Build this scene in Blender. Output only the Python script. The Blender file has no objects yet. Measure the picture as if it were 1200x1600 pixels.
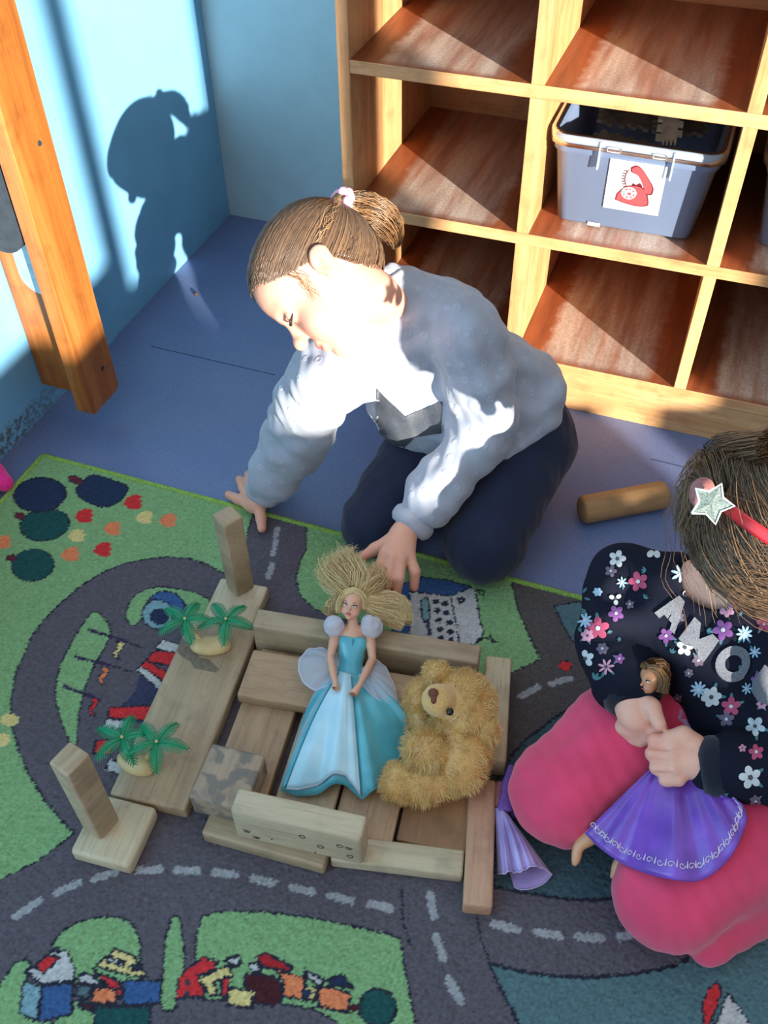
import bpy, bmesh, math, random
import numpy as np
from mathutils import Vector, Matrix
from mathutils.bvhtree import BVHTree

# ------------------------------------------------------------------ camera, sky, sun, exposure
SC = bpy.context.scene
COL = SC.collection
FPX, YAW, PITCH, ROLL, CAM_H = 1485.45, -0.36042, 0.80552, -0.014867, 1.0   # measured from the photograph (1200 x 1600)
_cy, _sy, _cp, _sp = math.cos(YAW), math.sin(YAW), math.cos(PITCH), math.sin(PITCH)
_f = Vector((_sy*_cp, _cy*_cp, -_sp)); _r = Vector((_cy, -_sy, 0)); _u = _r.cross(_f)
CR = math.cos(ROLL)*_r + math.sin(ROLL)*_u
CU = -math.sin(ROLL)*_r + math.cos(ROLL)*_u
CF = _f
CP = Vector((0, 0, CAM_H))
cam_d = bpy.data.cameras.new('camera'); cam = bpy.data.objects.new('camera', cam_d); COL.objects.link(cam)
cam_d.sensor_fit = 'VERTICAL'; cam_d.sensor_height = 36.0; cam_d.lens = FPX/1600*36.0
cam_d.clip_start = 0.02; cam_d.clip_end = 50
m = Matrix((CR, CU, -CF)).transposed().to_4x4(); m.translation = CP
cam.matrix_world = m
SC.camera = cam

world = bpy.data.worlds.new('sky'); SC.world = world; world.use_nodes = True
bg = world.node_tree.nodes['Background']
bg.inputs['Color'].default_value = (0.98, 0.97, 0.98, 1); bg.inputs['Strength'].default_value = 0.80

SUN_DIR = Vector((-0.7604, 0.6494, -math.tan(math.radians(10.5)))).normalized()
sun_d = bpy.data.lights.new('sun', 'SUN'); sun_d.energy = 15.5; sun_d.angle = math.radians(0.6); sun_d.color = (1.0, 0.93, 0.82)
sun = bpy.data.objects.new('sun', sun_d); COL.objects.link(sun)
sun.rotation_euler = SUN_DIR.to_track_quat('-Z', 'Y').to_euler(); sun.location = (3, -2.5, 2)

SC.view_settings.view_transform = 'Standard'; SC.view_settings.look = 'None'
SC.view_settings.gamma = 1.0; SC.view_settings.exposure = 0.0; SC.view_settings.use_curve_mapping = False

random.seed(7); RNG = np.random.default_rng(7)

# ------------------------------------------------------------------ helpers
def at(u, v, z):
    """world point at height z that the photograph shows at pixel (u, v)"""
    d = CF + (u-600)/FPX*CR - (v-800)/FPX*CU
    return CP + d*((z-CAM_H)/d.z)
def A3(u, v, z): return np.array(at(u, v, z))

def s2l(c):
    out = []
    for x in c[:3]:
        x = x/255.0
        out.append(x/12.92 if x <= 0.04045 else ((x+0.055)/1.055)**2.4)
    return tuple(out)
def rgba(c): return s2l(c)+(1.0,)

class NT:
    def __init__(s, name):
        s.m = bpy.data.materials.new(name); s.m.use_nodes = True
        s.t = s.m.node_tree; s.b = s.t.nodes['Principled BSDF']; s.o = s.t.nodes['Material Output']
    def n(s, typ, **kw):
        nd = s.t.nodes.new(typ)
        for k, v in kw.items():
            if hasattr(nd, k) and k not in nd.inputs: setattr(nd, k, v)
            else: nd.inputs[k].default_value = v
        return nd
    def l(s, a, b): s.t.links.new(a, b)
    def coord(s, scale=(1, 1, 1), kind='Object', rnd=False):
        tc = s.n('ShaderNodeTexCoord'); mp = s.n('ShaderNodeMapping')
        mp.inputs['Scale'].default_value = scale
        s.l(tc.outputs[kind], mp.inputs['Vector'])
        if rnd:
            oi = s.n('ShaderNodeObjectInfo'); ml = s.n('ShaderNodeMath', operation='MULTIPLY'); ml.inputs[1].default_value = 37.0
            s.l(oi.outputs['Random'], ml.inputs[0]); cx = s.n('ShaderNodeCombineXYZ')
            for i in range(3): s.l(ml.outputs[0], cx.inputs[i])
            s.l(cx.outputs[0], mp.inputs['Location'])
        return mp.outputs[0]
    def noise(s, vec, scale, detail=4, rough=0.55, dist=0.0):
        nd = s.n('ShaderNodeTexNoise'); nd.inputs['Scale'].default_value = scale; nd.inputs['Detail'].default_value = detail
        nd.inputs['Roughness'].default_value = rough; nd.inputs['Distortion'].default_value = dist
        s.l(vec, nd.inputs['Vector']); return nd.outputs['Fac']
    def ramp(s, fac, stops):
        r = s.n('ShaderNodeValToRGB'); e = r.color_ramp.elements
        while len(e) < len(stops): e.new(0.5)
        for i, (p, c) in enumerate(stops): e[i].position = p; e[i].color = c
        s.l(fac, r.inputs['Fac']); return r.outputs['Color']
    def mix(s, fac, a, b, mode='MIX'):
        x = s.n('ShaderNodeMix', data_type='RGBA', blend_type=mode)
        for sock, v in ((x.inputs[0], fac), (x.inputs[6], a), (x.inputs[7], b)):
            if isinstance(v, (int, float, tuple)): sock.default_value = v
            else: s.l(v, sock)
        return x.outputs[2]
    def bump(s, h, strength=0.3, dist=0.001):
        b = s.n('ShaderNodeBump'); b.inputs['Strength'].default_value = strength; b.inputs['Distance'].default_value = dist
        s.l(h, b.inputs['Height']); s.l(b.outputs[0], s.b.inputs['Normal'])
    def base(s, c):
        if isinstance(c, tuple): s.b.inputs['Base Color'].default_value = c
        else: s.l(c, s.b.inputs['Base Color'])
    def set(s, **kw):
        for k, v in kw.items(): s.b.inputs[k.replace('_', ' ')].default_value = v
        return s.m

def plain(name, c, rough=0.6, vary=0.08, scale=60, bump=0.0, **kw):
    t = NT(name); v = t.coord(); n = t.noise(v, scale, 3)
    c = s2l(c)
    lo = tuple(x*(1-vary) for x in c)+(1,); hi = tuple(min(1, x*(1+vary)) for x in c)+(1,)
    t.base(t.ramp(n, [(0.35, lo), (0.65, hi)]))
    if bump: t.bump(t.noise(v, scale*3, 3), bump, 0.001)
    return t.set(Roughness=rough, **kw)

def wood(name, c1, c2, c3, axis=1, rough=0.6, rings=22, fine=260, stain=None):
    """grain running along the object's own axis"""
    t = NT(name); sc = [1, 1, 1]; sc[axis] = 0.06
    v = t.coord(tuple(sc), rnd=True)
    g = t.noise(v, rings, 5, 0.6, 0.6); f = t.noise(v, fine, 3, 0.7)
    col = t.ramp(g, [(0.3, rgba(c1)), (0.5, rgba(c2)), (0.72, rgba(c3))])
    dk = t.ramp(f, [(0.30, (0.62, 0.58, 0.55, 1)), (0.52, (1, 1, 1, 1))])
    col = t.mix(0.55, col, dk, 'MULTIPLY')
    v2 = t.coord((1, 1, 1), rnd=True); w = t.noise(v2, 28, 4, 0.6)
    col = t.mix(t.ramp(w, [(0.52, (0, 0, 0, 1)), (0.75, (0.45, 0.45, 0.45, 1))]), col, rgba(tuple(int(x*0.72) for x in c1)))
    if stain:
        w2 = t.noise(v2, 38, 2, 0.5, 0.4)
        col = t.mix(t.ramp(w2, [(0.50, (0, 0, 0, 1)), (0.57, (0.75, 0.75, 0.75, 1))]), col, rgba(stain))
    t.base(col); t.bump(f, 0.15, 0.001)
    return t.set(Roughness=rough)

def vcol(name, rough=0.6, sheen=0.0, bump_scale=0, bump=0.2, noise=0.0, sss=0.0, spec=0.5):
    """colour read from the mesh's own colour attribute (a print or skin tones)"""
    t = NT(name); a = t.n('ShaderNodeVertexColor'); a.layer_name = 'Col'; c = a.outputs['Color']
    if noise or bump_scale:
        v = t.coord(); n = t.noise(v, bump_scale or 300, 3)
        if noise: c = t.mix(1.0, c, t.ramp(n, [(0.3, (1-noise,)*3+(1,)), (0.7, (1+noise,)*3+(1,))]), 'MULTIPLY')
        if bump_scale: t.bump(n, bump, 0.002)
    t.base(c); t.set(Roughness=rough, Specular_IOR_Level=spec)
    if sss: t.set(Subsurface_Weight=sss, Subsurface_Scale=0.01); t.b.inputs['Subsurface Radius'].default_value = (1.0, 0.35, 0.2)
    if sheen: t.set(Sheen_Weight=sheen)
    return t.m

def obj(name, me, mats=None, parent=None, label=None, cat=None, group=None, kind=None, loc=None, rot=None):
    o = bpy.data.objects.new(name, me); COL.objects.link(o)
    if mats is not None:
        for mm in (mats if isinstance(mats, (list, tuple)) else [mats]):
            if me is not None and mm.name not in [x.name for x in me.materials if x]: me.materials.append(mm)
    if parent is not None: o.parent = parent
    if loc is not None: o.location = loc
    if rot is not None: o.rotation_euler = rot
    if label: o['label'] = label
    if cat: o['category'] = cat
    if group: o['group'] = group
    if kind: o['kind'] = kind
    return o
def thing(name, label, cat, loc=(0, 0, 0), rotz=0.0, group=None):
    return obj(name, None, None, None, label, cat, group, None, loc, (0, 0, rotz))

def mesh(V, F, smooth=True, mi=None, cols=None, name='m'):
    """mesh from arrays; F may be an (n,k) array or a list of tuples"""
    me = bpy.data.meshes.new(name)
    V = np.asarray(V, dtype=np.float32)
    if isinstance(F, np.ndarray):
        k = F.shape[1]; n = F.shape[0]
        me.vertices.add(len(V)); me.vertices.foreach_set('co', V.ravel())
        me.loops.add(n*k); me.loops.foreach_set('vertex_index', F.astype(np.int32).ravel())
        me.polygons.add(n); me.polygons.foreach_set('loop_start', np.arange(0, n*k, k, dtype=np.int32))
        me.update(calc_edges=True)
    else:
        me.from_pydata([tuple(map(float, v)) for v in V], [], [tuple(int(i) for i in f) for f in F]); me.update()
    np_ = len(me.polygons)
    if smooth: me.polygons.foreach_set('use_smooth', np.ones(np_, dtype=bool))
    if mi is not None: me.polygons.foreach_set('material_index', np.asarray(mi, dtype=np.int32))
    if cols is not None:
        ca = me.color_attributes.new('Col', 'FLOAT_COLOR', 'POINT')
        c4 = np.ones((len(V), 4), dtype=np.float32); c4[:, :3] = cols
        ca.data.foreach_set('color', c4.ravel())
    me.validate()
    return me

def box_me(sx, sy, sz, bev=0.0, seg=2, z0=True):
    """box with its base at z = 0 (or centred)"""
    bm = bmesh.new(); bmesh.ops.create_cube(bm, size=1.0)
    for v in bm.verts: v.co = Vector((v.co.x*sx, v.co.y*sy, v.co.z*sz + (sz/2 if z0 else 0)))
    if bev: bmesh.ops.bevel(bm, geom=bm.edges[:], offset=bev, segments=seg, profile=0.5, affect='EDGES')
    me = bpy.data.meshes.new('b'); bm.to_mesh(me); bm.free()
    if bev and seg > 1:
        for p in me.polygons: p.use_smooth = True
        try: me.set_sharp_from_angle(angle=math.radians(50))
        except Exception: pass
    return me
def box_between(lo, hi, bev=0.0, seg=1):
    lo = Vector(lo); hi = Vector(hi); s = hi-lo
    me = box_me(s.x, s.y, s.z, bev, seg, z0=False)
    me.transform(Matrix.Translation((lo+hi)/2)); return me

def tube(path, rad, sides=10, cap=True, flat=1.0, up=None):
    """closed tube along a path; returns V, F lists"""
    P = np.asarray(path, dtype=float); n = len(P); rad = np.broadcast_to(np.asarray(rad, dtype=float), (n,))
    T = np.gradient(P, axis=0); T /= np.linalg.norm(T, axis=1)[:, None]+1e-12
    ref = np.array(up if up is not None else ([0, 0, 1] if abs(T[0][2]) < 0.9 else [1, 0, 0]), dtype=float)
    V = []; F = []
    for i in range(n):
        a = ref - T[i]*(ref@T[i]); a /= np.linalg.norm(a)+1e-12; b = np.cross(T[i], a); ref = a
        for k in range(sides):
            th = 2*math.pi*k/sides
            V.append(P[i]+rad[i]*(math.cos(th)*b + math.sin(th)*a*flat))
    for i in range(n-1):
        for k in range(sides):
            k2 = (k+1) % sides
            F.append((i*sides+k, i*sides+k2, (i+1)*sides+k2, (i+1)*sides+k))
    if cap: F.append(tuple(reversed(range(sides)))); F.append(tuple((n-1)*sides+k for k in range(sides)))
    return V, F
def merge(parts):
    V = []; F = []; MI = []
    for i, p in enumerate(parts):
        v, f = p[0], p[1]; mi = p[2] if len(p) > 2 else 0
        o = len(V); V.extend(v); F.extend([tuple(x+o for x in ff) for ff in f]); MI.extend([mi]*len(f))
    return V, F, MI
def spline(pts, n):
    """Catmull-Rom through pts, n samples"""
    P = np.asarray(pts, dtype=float); m_ = len(P)
    if m_ == 2: return P[0]+(P[1]-P[0])*np.linspace(0, 1, n)[:, None]
    E = np.vstack([2*P[0]-P[1], P, 2*P[-1]-P[-2]]); out = []
    for t in np.linspace(0, m_-1, n):
        i = min(int(t), m_-2); s = t-i
        a, b, c, d = E[i], E[i+1], E[i+2], E[i+3]
        out.append(0.5*((2*b)+(-a+c)*s+(2*a-5*b+4*c-d)*s*s+(-a+3*b-3*c+d)*s**3))
    return np.array(out)
def grid_faces(nu, nv, closed_v=False):
    F = []
    for i in range(nu-1):
        for j in range(nv if closed_v else nv-1):
            j2 = (j+1) % nv
            F.append((i*nv+j, i*nv+j2, (i+1)*nv+j2, (i+1)*nv+j))
    return F
def thicken(V, F, th):
    """a sheet given a real thickness (V as nu x nv array order, F quads)"""
    V = np.asarray(V, dtype=float); N = np.zeros_like(V)
    for f in F:
        n = np.cross(V[f[1]]-V[f[0]], V[f[2]]-V[f[0]])
        for i in f: N[i] += n
    N /= np.linalg.norm(N, axis=1)[:, None]+1e-15
    n = len(V); VV = np.vstack([V, V-N*th]); FF = [tuple(f) for f in F]+[tuple(i+n for i in reversed(f)) for f in F]
    cnt = {}
    for f in F:
        for a, b in zip(f, tuple(f[1:])+(f[0],)):
            k = (min(a, b), max(a, b)); cnt.setdefault(k, []).append((a, b))
    for k, e in cnt.items():
        if len(e) == 1: a, b = e[0]; FF.append((b, a, a+n, b+n))
    return VV, FF

def strands(paths, radii, sides=3, taper=0.25):
    """many hair strands as one mesh: paths (N,S,3)"""
    P = np.asarray(paths, dtype=np.float32); N, S, _ = P.shape
    r = np.broadcast_to(np.asarray(radii, dtype=np.float32).reshape(-1, 1), (N, 1))
    T = np.gradient(P, axis=1); T /= np.linalg.norm(T, axis=2, keepdims=True)+1e-9
    ref = np.zeros_like(T); ref[..., 2] = 1.0; bad = np.abs(T[..., 2]) > 0.9; ref[bad] = (1, 0, 0)
    a = np.cross(T, ref); a /= np.linalg.norm(a, axis=2, keepdims=True)+1e-9; b = np.cross(T, a)
    prof = np.linspace(1, taper, S, dtype=np.float32)[None, :, None]*r[:, :, None]
    V = np.empty((N, S, sides, 3), dtype=np.float32)
    for k in range(sides):
        th = 2*math.pi*k/sides
        V[:, :, k] = P+prof*(math.cos(th)*a+math.sin(th)*b)
    idx = np.arange(N*S*sides).reshape(N, S, sides)
    i0 = idx[:, :-1, :]; i1 = idx[:, 1:, :]
    F = np.stack([i0, np.roll(i0, -1, 2), np.roll(i1, -1, 2), i1], axis=-1).reshape(-1, 4)
    return V.reshape(-1, 3), F

# ---- smooth solids: a distance field on a grid, turned into one continuous surface
class Field:
    def __init__(s, lo, hi, h):
        s.h = h; s.lo = np.asarray(lo, dtype=np.float32); n = np.ceil((np.asarray(hi)-lo)/h).astype(int)+1
        s.n = n; s.D = np.full(n, 0.05, dtype=np.float32)
        s.ax = [s.lo[i]+h*np.arange(n[i], dtype=np.float32) for i in range(3)]
    def _win(s, lo, hi):
        sl = []
        for i in range(3):
            a = max(0, int(math.floor((lo[i]-s.lo[i])/s.h))); b = min(s.n[i], int(math.ceil((hi[i]-s.lo[i])/s.h))+1)
            if b <= a: return None, None
            sl.append(slice(a, b))
        g = np.meshgrid(s.ax[0][sl[0]], s.ax[1][sl[1]], s.ax[2][sl[2]], indexing='ij', sparse=True)
        return tuple(sl), g
    def put(s, fn, lo, hi, k, sub=False):
        m_ = 0.012+k*1.5
        sl, g = s._win(np.asarray(lo)-m_, np.asarray(hi)+m_)
        if sl is None: return
        d = fn(*g); D = s.D[sl]
        if sub:
            h = np.clip(0.5-0.5*(D+d)/k, 0, 1); s.D[sl] = D*(1-h)-d*h+k*h*(1-h)
        else:
            h = np.clip(0.5+0.5*(d-D)/k, 0, 1); s.D[sl] = d*(1-h)+D*h-k*h*(1-h)
    def ell(s, c, r, R=None, k=0.006, sub=False):
        c = np.asarray(c, dtype=np.float32); r = np.broadcast_to(np.asarray(r, dtype=np.float32), (3,))
        Rm = np.eye(3, dtype=np.float32) if R is None else np.asarray(R, dtype=np.float32)   # columns = own axes
        def fn(X, Y, Z):
            x, y, z = X-c[0], Y-c[1], Z-c[2]
            q = [(x*Rm[0, i]+y*Rm[1, i]+z*Rm[2, i]) for i in range(3)]
            k0 = np.sqrt(sum((q[i]/r[i])**2 for i in range(3))); k1 = np.sqrt(sum((q[i]/r[i]**2)**2 for i in range(3)))
            return k0*(k0-1)/(k1+1e-9)
        e = np.sqrt(((Rm*r[None, :])**2).sum(1)); s.put(fn, c-e, c+e, k, sub)
    def cap(s, a, b, ra, rb, k=0.006, sub=False):
        a = np.asarray(a, dtype=np.float32); b = np.asarray(b, dtype=np.float32); ba = b-a; L2 = float(ba@ba)+1e-12
        def fn(X, Y, Z):
            x, y, z = X-a[0], Y-a[1], Z-a[2]
            t = np.clip((x*ba[0]+y*ba[1]+z*ba[2])/L2, 0, 1)
            return np.sqrt((x-t*ba[0])**2+(y-t*ba[1])**2+(z-t*ba[2])**2)-(ra+(rb-ra)*t)
        m_ = max(ra, rb); s.put(fn, np.minimum(a, b)-m_, np.maximum(a, b)+m_, k, sub)
    def chain(s, pts, rad, k=0.006):
        for i in range(len(pts)-1): s.cap(pts[i], pts[i+1], rad[i], rad[i+1], k)
    def cut(s, p, nrm):
        """keep only the side the normal points away from"""
        p = np.asarray(p, dtype=np.float32); nrm = np.asarray(nrm, dtype=np.float32); nrm = nrm/np.linalg.norm(nrm)
        g = np.meshgrid(*s.ax, indexing='ij', sparse=True)
        s.D = np.maximum(s.D, (g[0]-p[0])*nrm[0]+(g[1]-p[1])*nrm[1]+(g[2]-p[2])*nrm[2]).astype(np.float32)
    def sample(s, P):
        q = (np.asarray(P)-s.lo)/s.h; i = np.clip(np.floor(q).astype(int), 0, s.n-2); f = np.clip(q-i, 0, 1); v = 0
        for dx in (0, 1):
            for dy in (0, 1):
                for dz in (0, 1):
                    w = (f[..., 0] if dx else 1-f[..., 0])*(f[..., 1] if dy else 1-f[..., 1])*(f[..., 2] if dz else 1-f[..., 2])
                    v = v+w*s.D[i[..., 0]+dx, i[..., 1]+dy, i[..., 2]+dz]
        return v
    def grad(s, P):
        e = s.h; g = np.stack([s.sample(P+d*e)-s.sample(P-d*e) for d in np.eye(3)], -1)
        return g/(np.linalg.norm(g, axis=-1, keepdims=True)+1e-9)
    def surf(s, relax=1):
        D = s.D; n = s.n; h = s.h; ins = D < 0
        c8 = [ins[i:n[0]-1+i, j:n[1]-1+j, k:n[2]-1+k] for i in (0, 1) for j in (0, 1) for k in (0, 1)]
        cnt = sum(c.astype(np.int8) for c in c8); act = (cnt > 0) & (cnt < 8)
        I = np.argwhere(act); vid = np.full(act.shape, -1, dtype=np.int32); vid[act] = np.arange(len(I))
        acc = np.zeros((len(I), 3)); num = np.zeros(len(I))
        cs = np.array([(i, j, k) for i in (0, 1) for j in (0, 1) for k in (0, 1)])
        for a in range(8):
            for b in range(a+1, 8):
                if np.abs(cs[a]-cs[b]).sum() != 1: continue
                A = I+cs[a]; B = I+cs[b]; da = D[A[:, 0], A[:, 1], A[:, 2]]; db = D[B[:, 0], B[:, 1], B[:, 2]]
                x = (da < 0) != (db < 0); t = np.where(x, da/(da-db+1e-12), 0)
                acc += np.where(x[:, None], cs[a]+(cs[b]-cs[a])*t[:, None], 0); num += x
        V = s.lo+h*(I+acc/num[:, None])
        F = []
        for ax in range(3):
            o1, o2 = [(1, 2), (2, 0), (0, 1)][ax]
            sa = [slice(1, -1)]*3; sa[ax] = slice(0, n[ax]-1); sb = list(sa); sb[ax] = slice(1, n[ax])
            x = ins[tuple(sa)] != ins[tuple(sb)]; Q = np.argwhere(x)+np.array([0 if i == ax else 1 for i in range(3)])
            e1 = np.eye(3, dtype=int)[o1]; e2 = np.eye(3, dtype=int)[o2]
            q = [Q-e1-e2, Q-e2, Q, Q-e1]
            f = np.stack([vid[c[:, 0], c[:, 1], c[:, 2]] for c in q], 1)
            fl = ins[Q[:, 0], Q[:, 1], Q[:, 2]]; f[~fl] = f[~fl][:, ::-1]; F.append(f)
        F = np.vstack(F); F = F[(F >= 0).all(1)]
        for _ in range(relax):
            S = np.zeros_like(V); C = np.zeros(len(V))
            for a in range(4):
                for b in ((a+1) % 4, (a-1) % 4):
                    np.add.at(S, F[:, a], V[F[:, b]]); np.add.at(C, F[:, a], 1)
            V = V*0.5+0.5*S/np.maximum(C, 1)[:, None]
        return V.astype(np.float32), F

def bvh_of(V, F): return BVHTree.FromPolygons([tuple(v) for v in V], [tuple(int(i) for i in f) for f in F])
# ------------------------------------------------------------------ the room
XW, YB = -0.938, 1.602           # left wall, back wall
def wall_mat(name, c, dirt=False):
    t = NT(name); v = t.coord(); n = t.noise(v, 9, 3)
    cc = s2l(c); lo = tuple(x*0.94 for x in cc)+(1,); hi = tuple(min(1, x*1.05) for x in cc)+(1,)
    col = t.ramp(n, [(0.35, lo), (0.65, hi)])
    sp = t.noise(v, 160, 1); col = t.mix(t.ramp(sp, [(0.80, (0, 0, 0, 1)), (0.83, (0.8, 0.8, 0.8, 1))]), col, rgba((40, 55, 70)))
    if dirt:                      # scuffed paint and grime along the skirting, worn by mopping
        sx = t.n('ShaderNodeSeparateXYZ'); t.l(v, sx.inputs[0])
        nn = t.noise(v, 40, 5, 0.7); m1 = t.n('ShaderNodeMath', operation='MULTIPLY_ADD')
        t.l(nn, m1.inputs[0]); m1.inputs[1].default_value = -0.075; t.l(sx.outputs['Z'], m1.inputs[2])
        g = t.ramp(m1.outputs[0], [(-0.0 if False else 0.0, (0.85, 0.85, 0.85, 1)), (0.004, (0, 0, 0, 1))])
        g2 = t.ramp(t.noise(v, 110, 4, 0.7), [(0.44, (0, 0, 0, 1)), (0.56, (1, 1, 1, 1))])
        yl = t.n('ShaderNodeMapRange'); yl.inputs[1].default_value = 0.86; yl.inputs[2].default_value = 1.02; yl.inputs[3].default_value = 1.0; yl.inputs[4].default_value = 0.12; t.l(sx.outputs['Y'], yl.inputs[0])
        g3 = t.mix(1.0, t.mix(1.0, g, g2, 'MULTIPLY'), yl.outputs[0], 'MULTIPLY')
        col = t.mix(g3, col, rgba((82, 78, 66)))
    t.base(col); t.bump(t.noise(v, 35, 3), 0.08, 0.003)
    return t.set(Roughness=0.42)
m_wall = wall_mat('blue_wall_paint', (116, 176, 216), True)
m_wallb = wall_mat('pale_blue_paint', (166, 198, 210))
m_wallr = wall_mat('white_wall_paint', (205, 208, 205))

def floor_mat():
    t = NT('blue_vinyl'); v = t.coord(); n = t.noise(v, 3.0, 3)
    col = t.ramp(n, [(0.35, rgba((90, 108, 152))), (0.65, rgba((106, 118, 156)))])
    a = t.noise(v, 520, 2, 0.6); col = t.mix(t.ramp(a, [(0.60, (0, 0, 0, 1)), (0.66, (0.8, 0.8, 0.8, 1))]), col, rgba((30, 40, 72)))
    b = t.noise(v, 420, 1, 0.5); b2 = t.ramp(b, [(0.68, (0, 0, 0, 1)), (0.72, (0.45, 0.45, 0.45, 1))]); col = t.mix(b2, col, rgba((150, 165, 195)))
    t.base(col); t.bump(t.noise(v, 90, 3), 0.12, 0.001)
    return t.set(Roughness=0.46)
floor = obj('floor', box_between((-1.2, -2.5, -0.05), (2.4, 1.8, 0.0)), floor_mat(), kind='structure')
m_dark = plain('dark_gap', (58, 66, 98), 0.8)
for a, b in ((at(236, 541, 0), at(430, 586, 0)), (at(1018, 718, 0), at(1110, 741, 0))):
    d = b-a; me = box_me(d.length, 0.0012, 0.0006); o = obj('seam', me, m_dark, floor); o.location = ((a+b)/2); o.location.z = 0.0; o.rotation_euler.z = math.atan2(d.y, d.x)

me = box_between((XW-0.1, -2.5, 0), (XW+0.0025, 1.142, 2.3)); me2 = box_between((XW-0.1, 1.1435, 0), (XW, YB+0.1, 2.3))
wall_left = obj('wall_left', me2, m_wall, kind='structure')
obj('wall_panel', me, m_wall, wall_left, kind='structure')
obj('wall_back', box_between((XW, YB, 0), (2.4, YB+0.1, 2.3)), m_wallb, kind='structure')
# right wall with its three openings, beyond the frame: the low sun comes in through them
XR = 2.2
wr = []
def wbox(y0, y1, z0, z1): 
    bm_ = box_between((XR, y0, z0), (XR+0.015, y1, z1)); wr.append(bm_)
OPEN = [(-1.95, -1.515, 0.90), (-1.465, -1.115, 0.722), (-0.985, -0.90, 0.84), (-0.90, -0.745, 0.58), (-0.745, -0.665, 0.36), (-0.665, -0.60, 0.58)]  # unseen sill heights stepped to shape where the sun falls
wbox(-2.5, OPEN[0][0], 0, 2.3); wbox(OPEN[5][1], 1.7, 0, 2.3)
for i, (y0, y1, zs) in enumerate(OPEN):
    wbox(y0, y1, 0, zs); wbox(y0, y1, 2.05, 2.3)
wbox(OPEN[0][1], OPEN[1][0], 0, 2.3); wbox(OPEN[1][1], OPEN[2][0], 0, 2.3)
bm = bmesh.new()
for x in wr: bm.from_mesh(x); bpy.data.meshes.remove(x)
me = bpy.data.meshes.new('wr'); bm.to_mesh(me); bm.free()
obj('wall_right', me, m_wallr, kind='structure')

obj('sun_blocker', box_between((XR-0.10, -1.462, OPEN[1][2]-0.02), (XR+0.012, -1.335, 0.80), 0.004), plain('blocker_card', (150, 120, 86), 0.8), None, 'unseen brown box added on the right window sill to block low sun', 'box')  # box added out of view to keep low sun off arm and wall
obj('window_sill', box_between((XR-0.14, -1.6, OPEN[1][2]-0.045), (XR, -1.105, OPEN[1][2]-0.02), 0.003), m_wallr, bpy.data.objects['wall_right'])

# ------------------------------------------------------------------ worn wooden board end standing out from the left wall
m_pine = wood('worn_orange_pine', (126, 70, 24), (156, 92, 36), (178, 118, 58), axis=2, rough=0.5, rings=30)
m_steel = plain('scratched_steel_plate', (150, 168, 176), 0.35, 0.15, 80, Metallic=0.35)
m_rub = plain('black_rubber', (44, 48, 54), 0.7, 0.2, 60, 0.2)
m_cream = plain('pale_strip', (226, 200, 142), 0.5)
post = thing('wooden_partition', 'worn orange wooden partition end standing out from the blue wall', 'partition', (XW, 0.937, 0))
ZP = 0.05
def P0(me, name, mm, lab=None): 
    me.transform(Matrix.Translation(-Vector((XW, 0.937, 0)))); return obj(name, me, mm, post, lab)
P0(box_between((XW+0.003, 0.937, ZP), (-0.842, 0.962, 1.25), 0.002), 'panel', m_pine)
bm = bmesh.new(); me = box_between((-0.842, 0.896, ZP-0.002), (-0.816, 0.976, 1.25)); bm.from_mesh(me)
bmesh.ops.bevel(bm, geom=[e for e in bm.edges if abs((e.verts[0].co-e.verts[1].co).x) > 0.01 and e.verts[0].co.z < 0.1], offset=0.011, segments=3, affect='EDGES', profile=0.5)
bmesh.ops.bevel(bm, geom=[e for e in bm.edges if abs((e.verts[0].co-e.verts[1].co).z) > 0.5], offset=0.004, segments=2, affect='EDGES', profile=0.5)
me = bpy.data.meshes.new('strip'); bm.to_mesh(me); bm.free(); P0(me, 'edge_strip', m_pine)
def disc_prism(axis_y0, th, pts):           # an x-z outline standing on the panel's face
    n = len(pts); V = [(x, axis_y0, z) for x, z in pts]+[(x, axis_y0-th, z) for x, z in pts]
    F = [tuple(range(n)), tuple(reversed(range(n, 2*n)))]+[(i, i+n, (i+1) % n+n, (i+1) % n) for i in range(n)]
    return mesh(V, F, False)
px0, px1 = -0.905, -0.846; pc = (px0+px1)/2; pr = (px1-px0)/2; zb = 0.232
pts = [(pc+pr*math.cos(a), zb+pr+pr*math.sin(a)) for a in np.linspace(math.pi, 2*math.pi, 16)]+[(px1, 0.48), (px0, 0.48)]
plate = P0(disc_prism(0.937, 0.002, pts), 'metal_plate', m_steel, 'grey steel plate with a slot')
me = box_between((pc+0.004, 0.9325, zb+0.022), (pc+0.011, 0.935, 0.47), 0.0008); me.transform(Matrix.Translation(-Vector((XW, 0.937, 0)))); obj('slot_strip', me, m_cream, plate)
pts = [(pc-0.012+0.036*math.cos(a), 0.345+0.03*math.sin(a)) for a in np.linspace(math.pi, 2*math.pi, 14)]+[(pc+0.024, 0.55), (pc-0.048, 0.55)]
P0(disc_prism(0.9345, 0.03, pts), 'rubber_stop', m_rub, 'black rubber stop')
for z in (0.105, 0.46):
    me = bpy.data.meshes.new('s'); bm = bmesh.new(); bmesh.ops.create_cone(bm, cap_ends=True, segments=12, radius1=0.004, radius2=0.0032, depth=0.002, matrix=Matrix.Translation((-0.8155, 0.948, z)) @ Matrix.Rotation(math.pi/2, 4, 'Y')); bm.to_mesh(me); bm.free()
    P0(me, 'screw', m_rub)

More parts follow.
